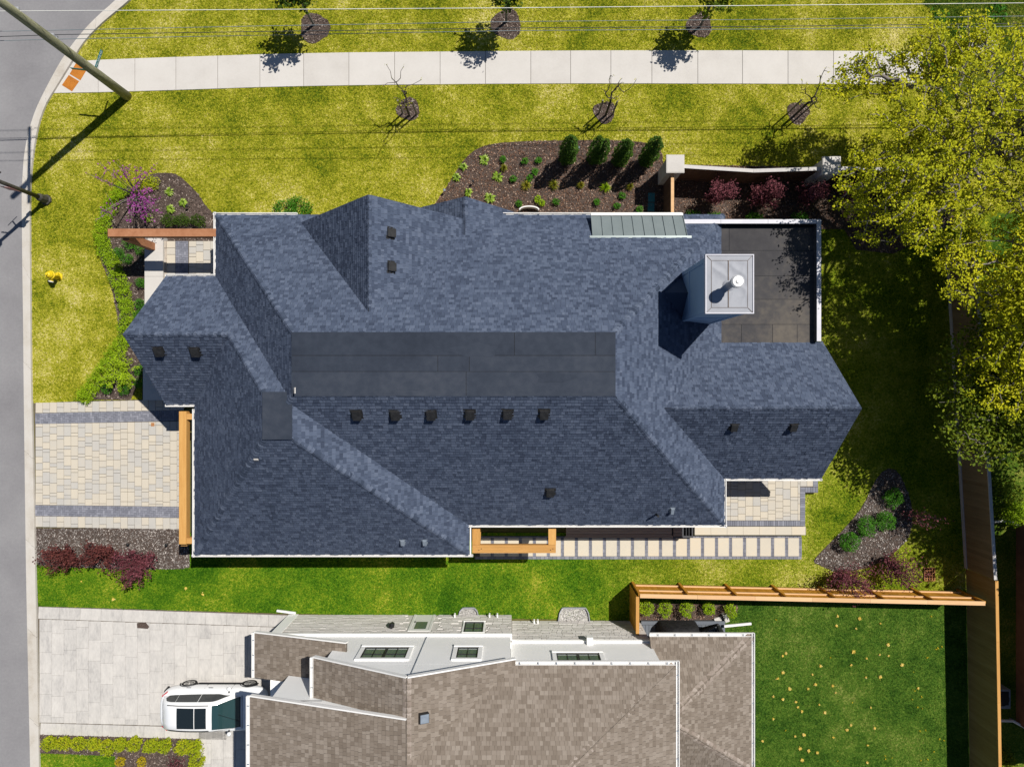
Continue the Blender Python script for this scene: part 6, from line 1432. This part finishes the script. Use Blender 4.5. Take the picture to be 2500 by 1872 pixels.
# young leafy trees on the verge
for (u,v,h,lean,lab) in ((767,62,3.9,(-.05,.1),'young leafy tree in the mulch ring nearest the utility pole'),(1236,55,3.9,(.03,.1),'young leafy tree in the middle mulch ring of the verge'),(1709,66,3.5,(-.02,.05),'young leafy tree in the mulch ring toward the spring tree')):
    c=P(u,v); tg=lobes([((c.x+lean[0],c.y+lean[1],h*.74),(.85,.85,.95),95,.25)]); tree_obj('verge_tree',lab,(c.x,c.y,0),(c.x+lean[0]*.6,c.y+lean[1]*.6,h*.45),tg,MT['lf_green'] if u>1500 else MT['lf_dark'],MT['bark'],tw=.008,leaves=15,leaf=.15,spread=.11,group='young leafy trees on the verge',thick=.9)
# staked bare saplings
for (u,v,sd,tipd,lab) in ((1000,283,1,(-.15,.55),'bare staked sapling in the lawn nearest the utility pole'),(1478,283,2,(.12,.30),'bare staked sapling in the lawn above the evergreens'),(1940,282,3,(.45,.45),'bare staked sapling in the lawn beside the spring tree')):
    c=P(u,v); random.seed(sd*5); t_=[]
    for i in range(34):
        zq=random.uniform(1.1,2.9); w=.12+.32*(zq-1)/1.9; t_.append((c.x+random.gauss(0,w)+tipd[0]*.25*(zq-1),c.y+random.gauss(0,w)+tipd[1]*.3*(zq-1),zq))
    t=tree_obj('sapling',lab,(c.x,c.y,0),(c.x+tipd[0]*.1,c.y+tipd[1]*.1,1.3),t_,MT['lf_yellow'],MT['bark_d'],tw=.010,leaves=3 if sd!=2 else 2,leaf=.06,spread=.05,group='staked saplings in the front lawn')
    for dx,dy in ((-.30,.10),(.32,.05)):
        b=MB(); b.tube([(c.x+dx,c.y+dy,0),(c.x+dx,c.y+dy,1.5)],.038,6,.5); b.build('stake',MT['bark'],t)
        b=MB(); b.beam((c.x+dx,c.y+dy,1.25),(c.x+.02*(1 if dx>0 else -1),c.y,1.25),.012,.03,.5); b.build('tie',MT['blackmetal'],t)
random.seed(99)
# redbud
c=P(338,478); t=thing('redbud_tree','multi stem redbud with purple blossoms on bare twigs','tree',(c.x,c.y,0)); b=MB(); pts=[]
ends=[(205,420,2.6),(225,430,2.4),(247,400,2.9),(262,393,2.7),(290,392,2.2),(297,408,2.0),(310,412,1.9),(335,405,2.1),(380,400,2.3),(345,425,1.6),(232,540,2.3),(255,515,2.0),(262,525,1.6),(330,480,2.0),(357,490,2.4),(365,500,2.2),(372,515,2.4),(385,500,2.0),(395,520,2.3),(345,520,1.9),(320,545,2.1),(352,545,2.0),(375,540,1.9),(310,500,1.8),(325,525,2.2),(358,520,2.5),(335,455,1.5),(365,465,2.0),(375,462,1.8)]
for (u,v,z) in ends:
    e=P(u,v,z); o=Vector((c.x+random.uniform(-.06,.06),c.y+random.uniform(-.06,.06),0)); m1=o.lerp(e,.45)+Vector((0,0,.25)); b.tube([o,m1,e],[.022,.013,.005],6,.5)
    dens=1.0 if u>290 else .6
    for j in range(int(44*dens)):
        tq=random.uniform(.35,1.03); q=m1.lerp(e,(tq-.35)/.68); cl=math.sin(tq*23+u)>-.1
        if cl or random.random()<.25: pts.append(q+Vector((random.gauss(0,.05),random.gauss(0,.05),random.gauss(0,.04))))
    for j in range(2):
        s0=m1.lerp(e,random.uniform(.2,.8)); s1=s0+Vector((random.gauss(0,.25),random.gauss(0,.25),random.uniform(.05,.3))); b.tube([s0,s1],[.006,.003],4,.5)
        for _ in range(int(12*dens)): pts.append(s0.lerp(s1,random.random())+Vector((random.gauss(0,.03),random.gauss(0,.03),random.gauss(0,.03))))
b.build('stems',MT['bark'],t); place(leaf_mesh('blossom',np.array(pts),.06,up=.3,asp=.8),'blossom',MT['lf_purple'],t)
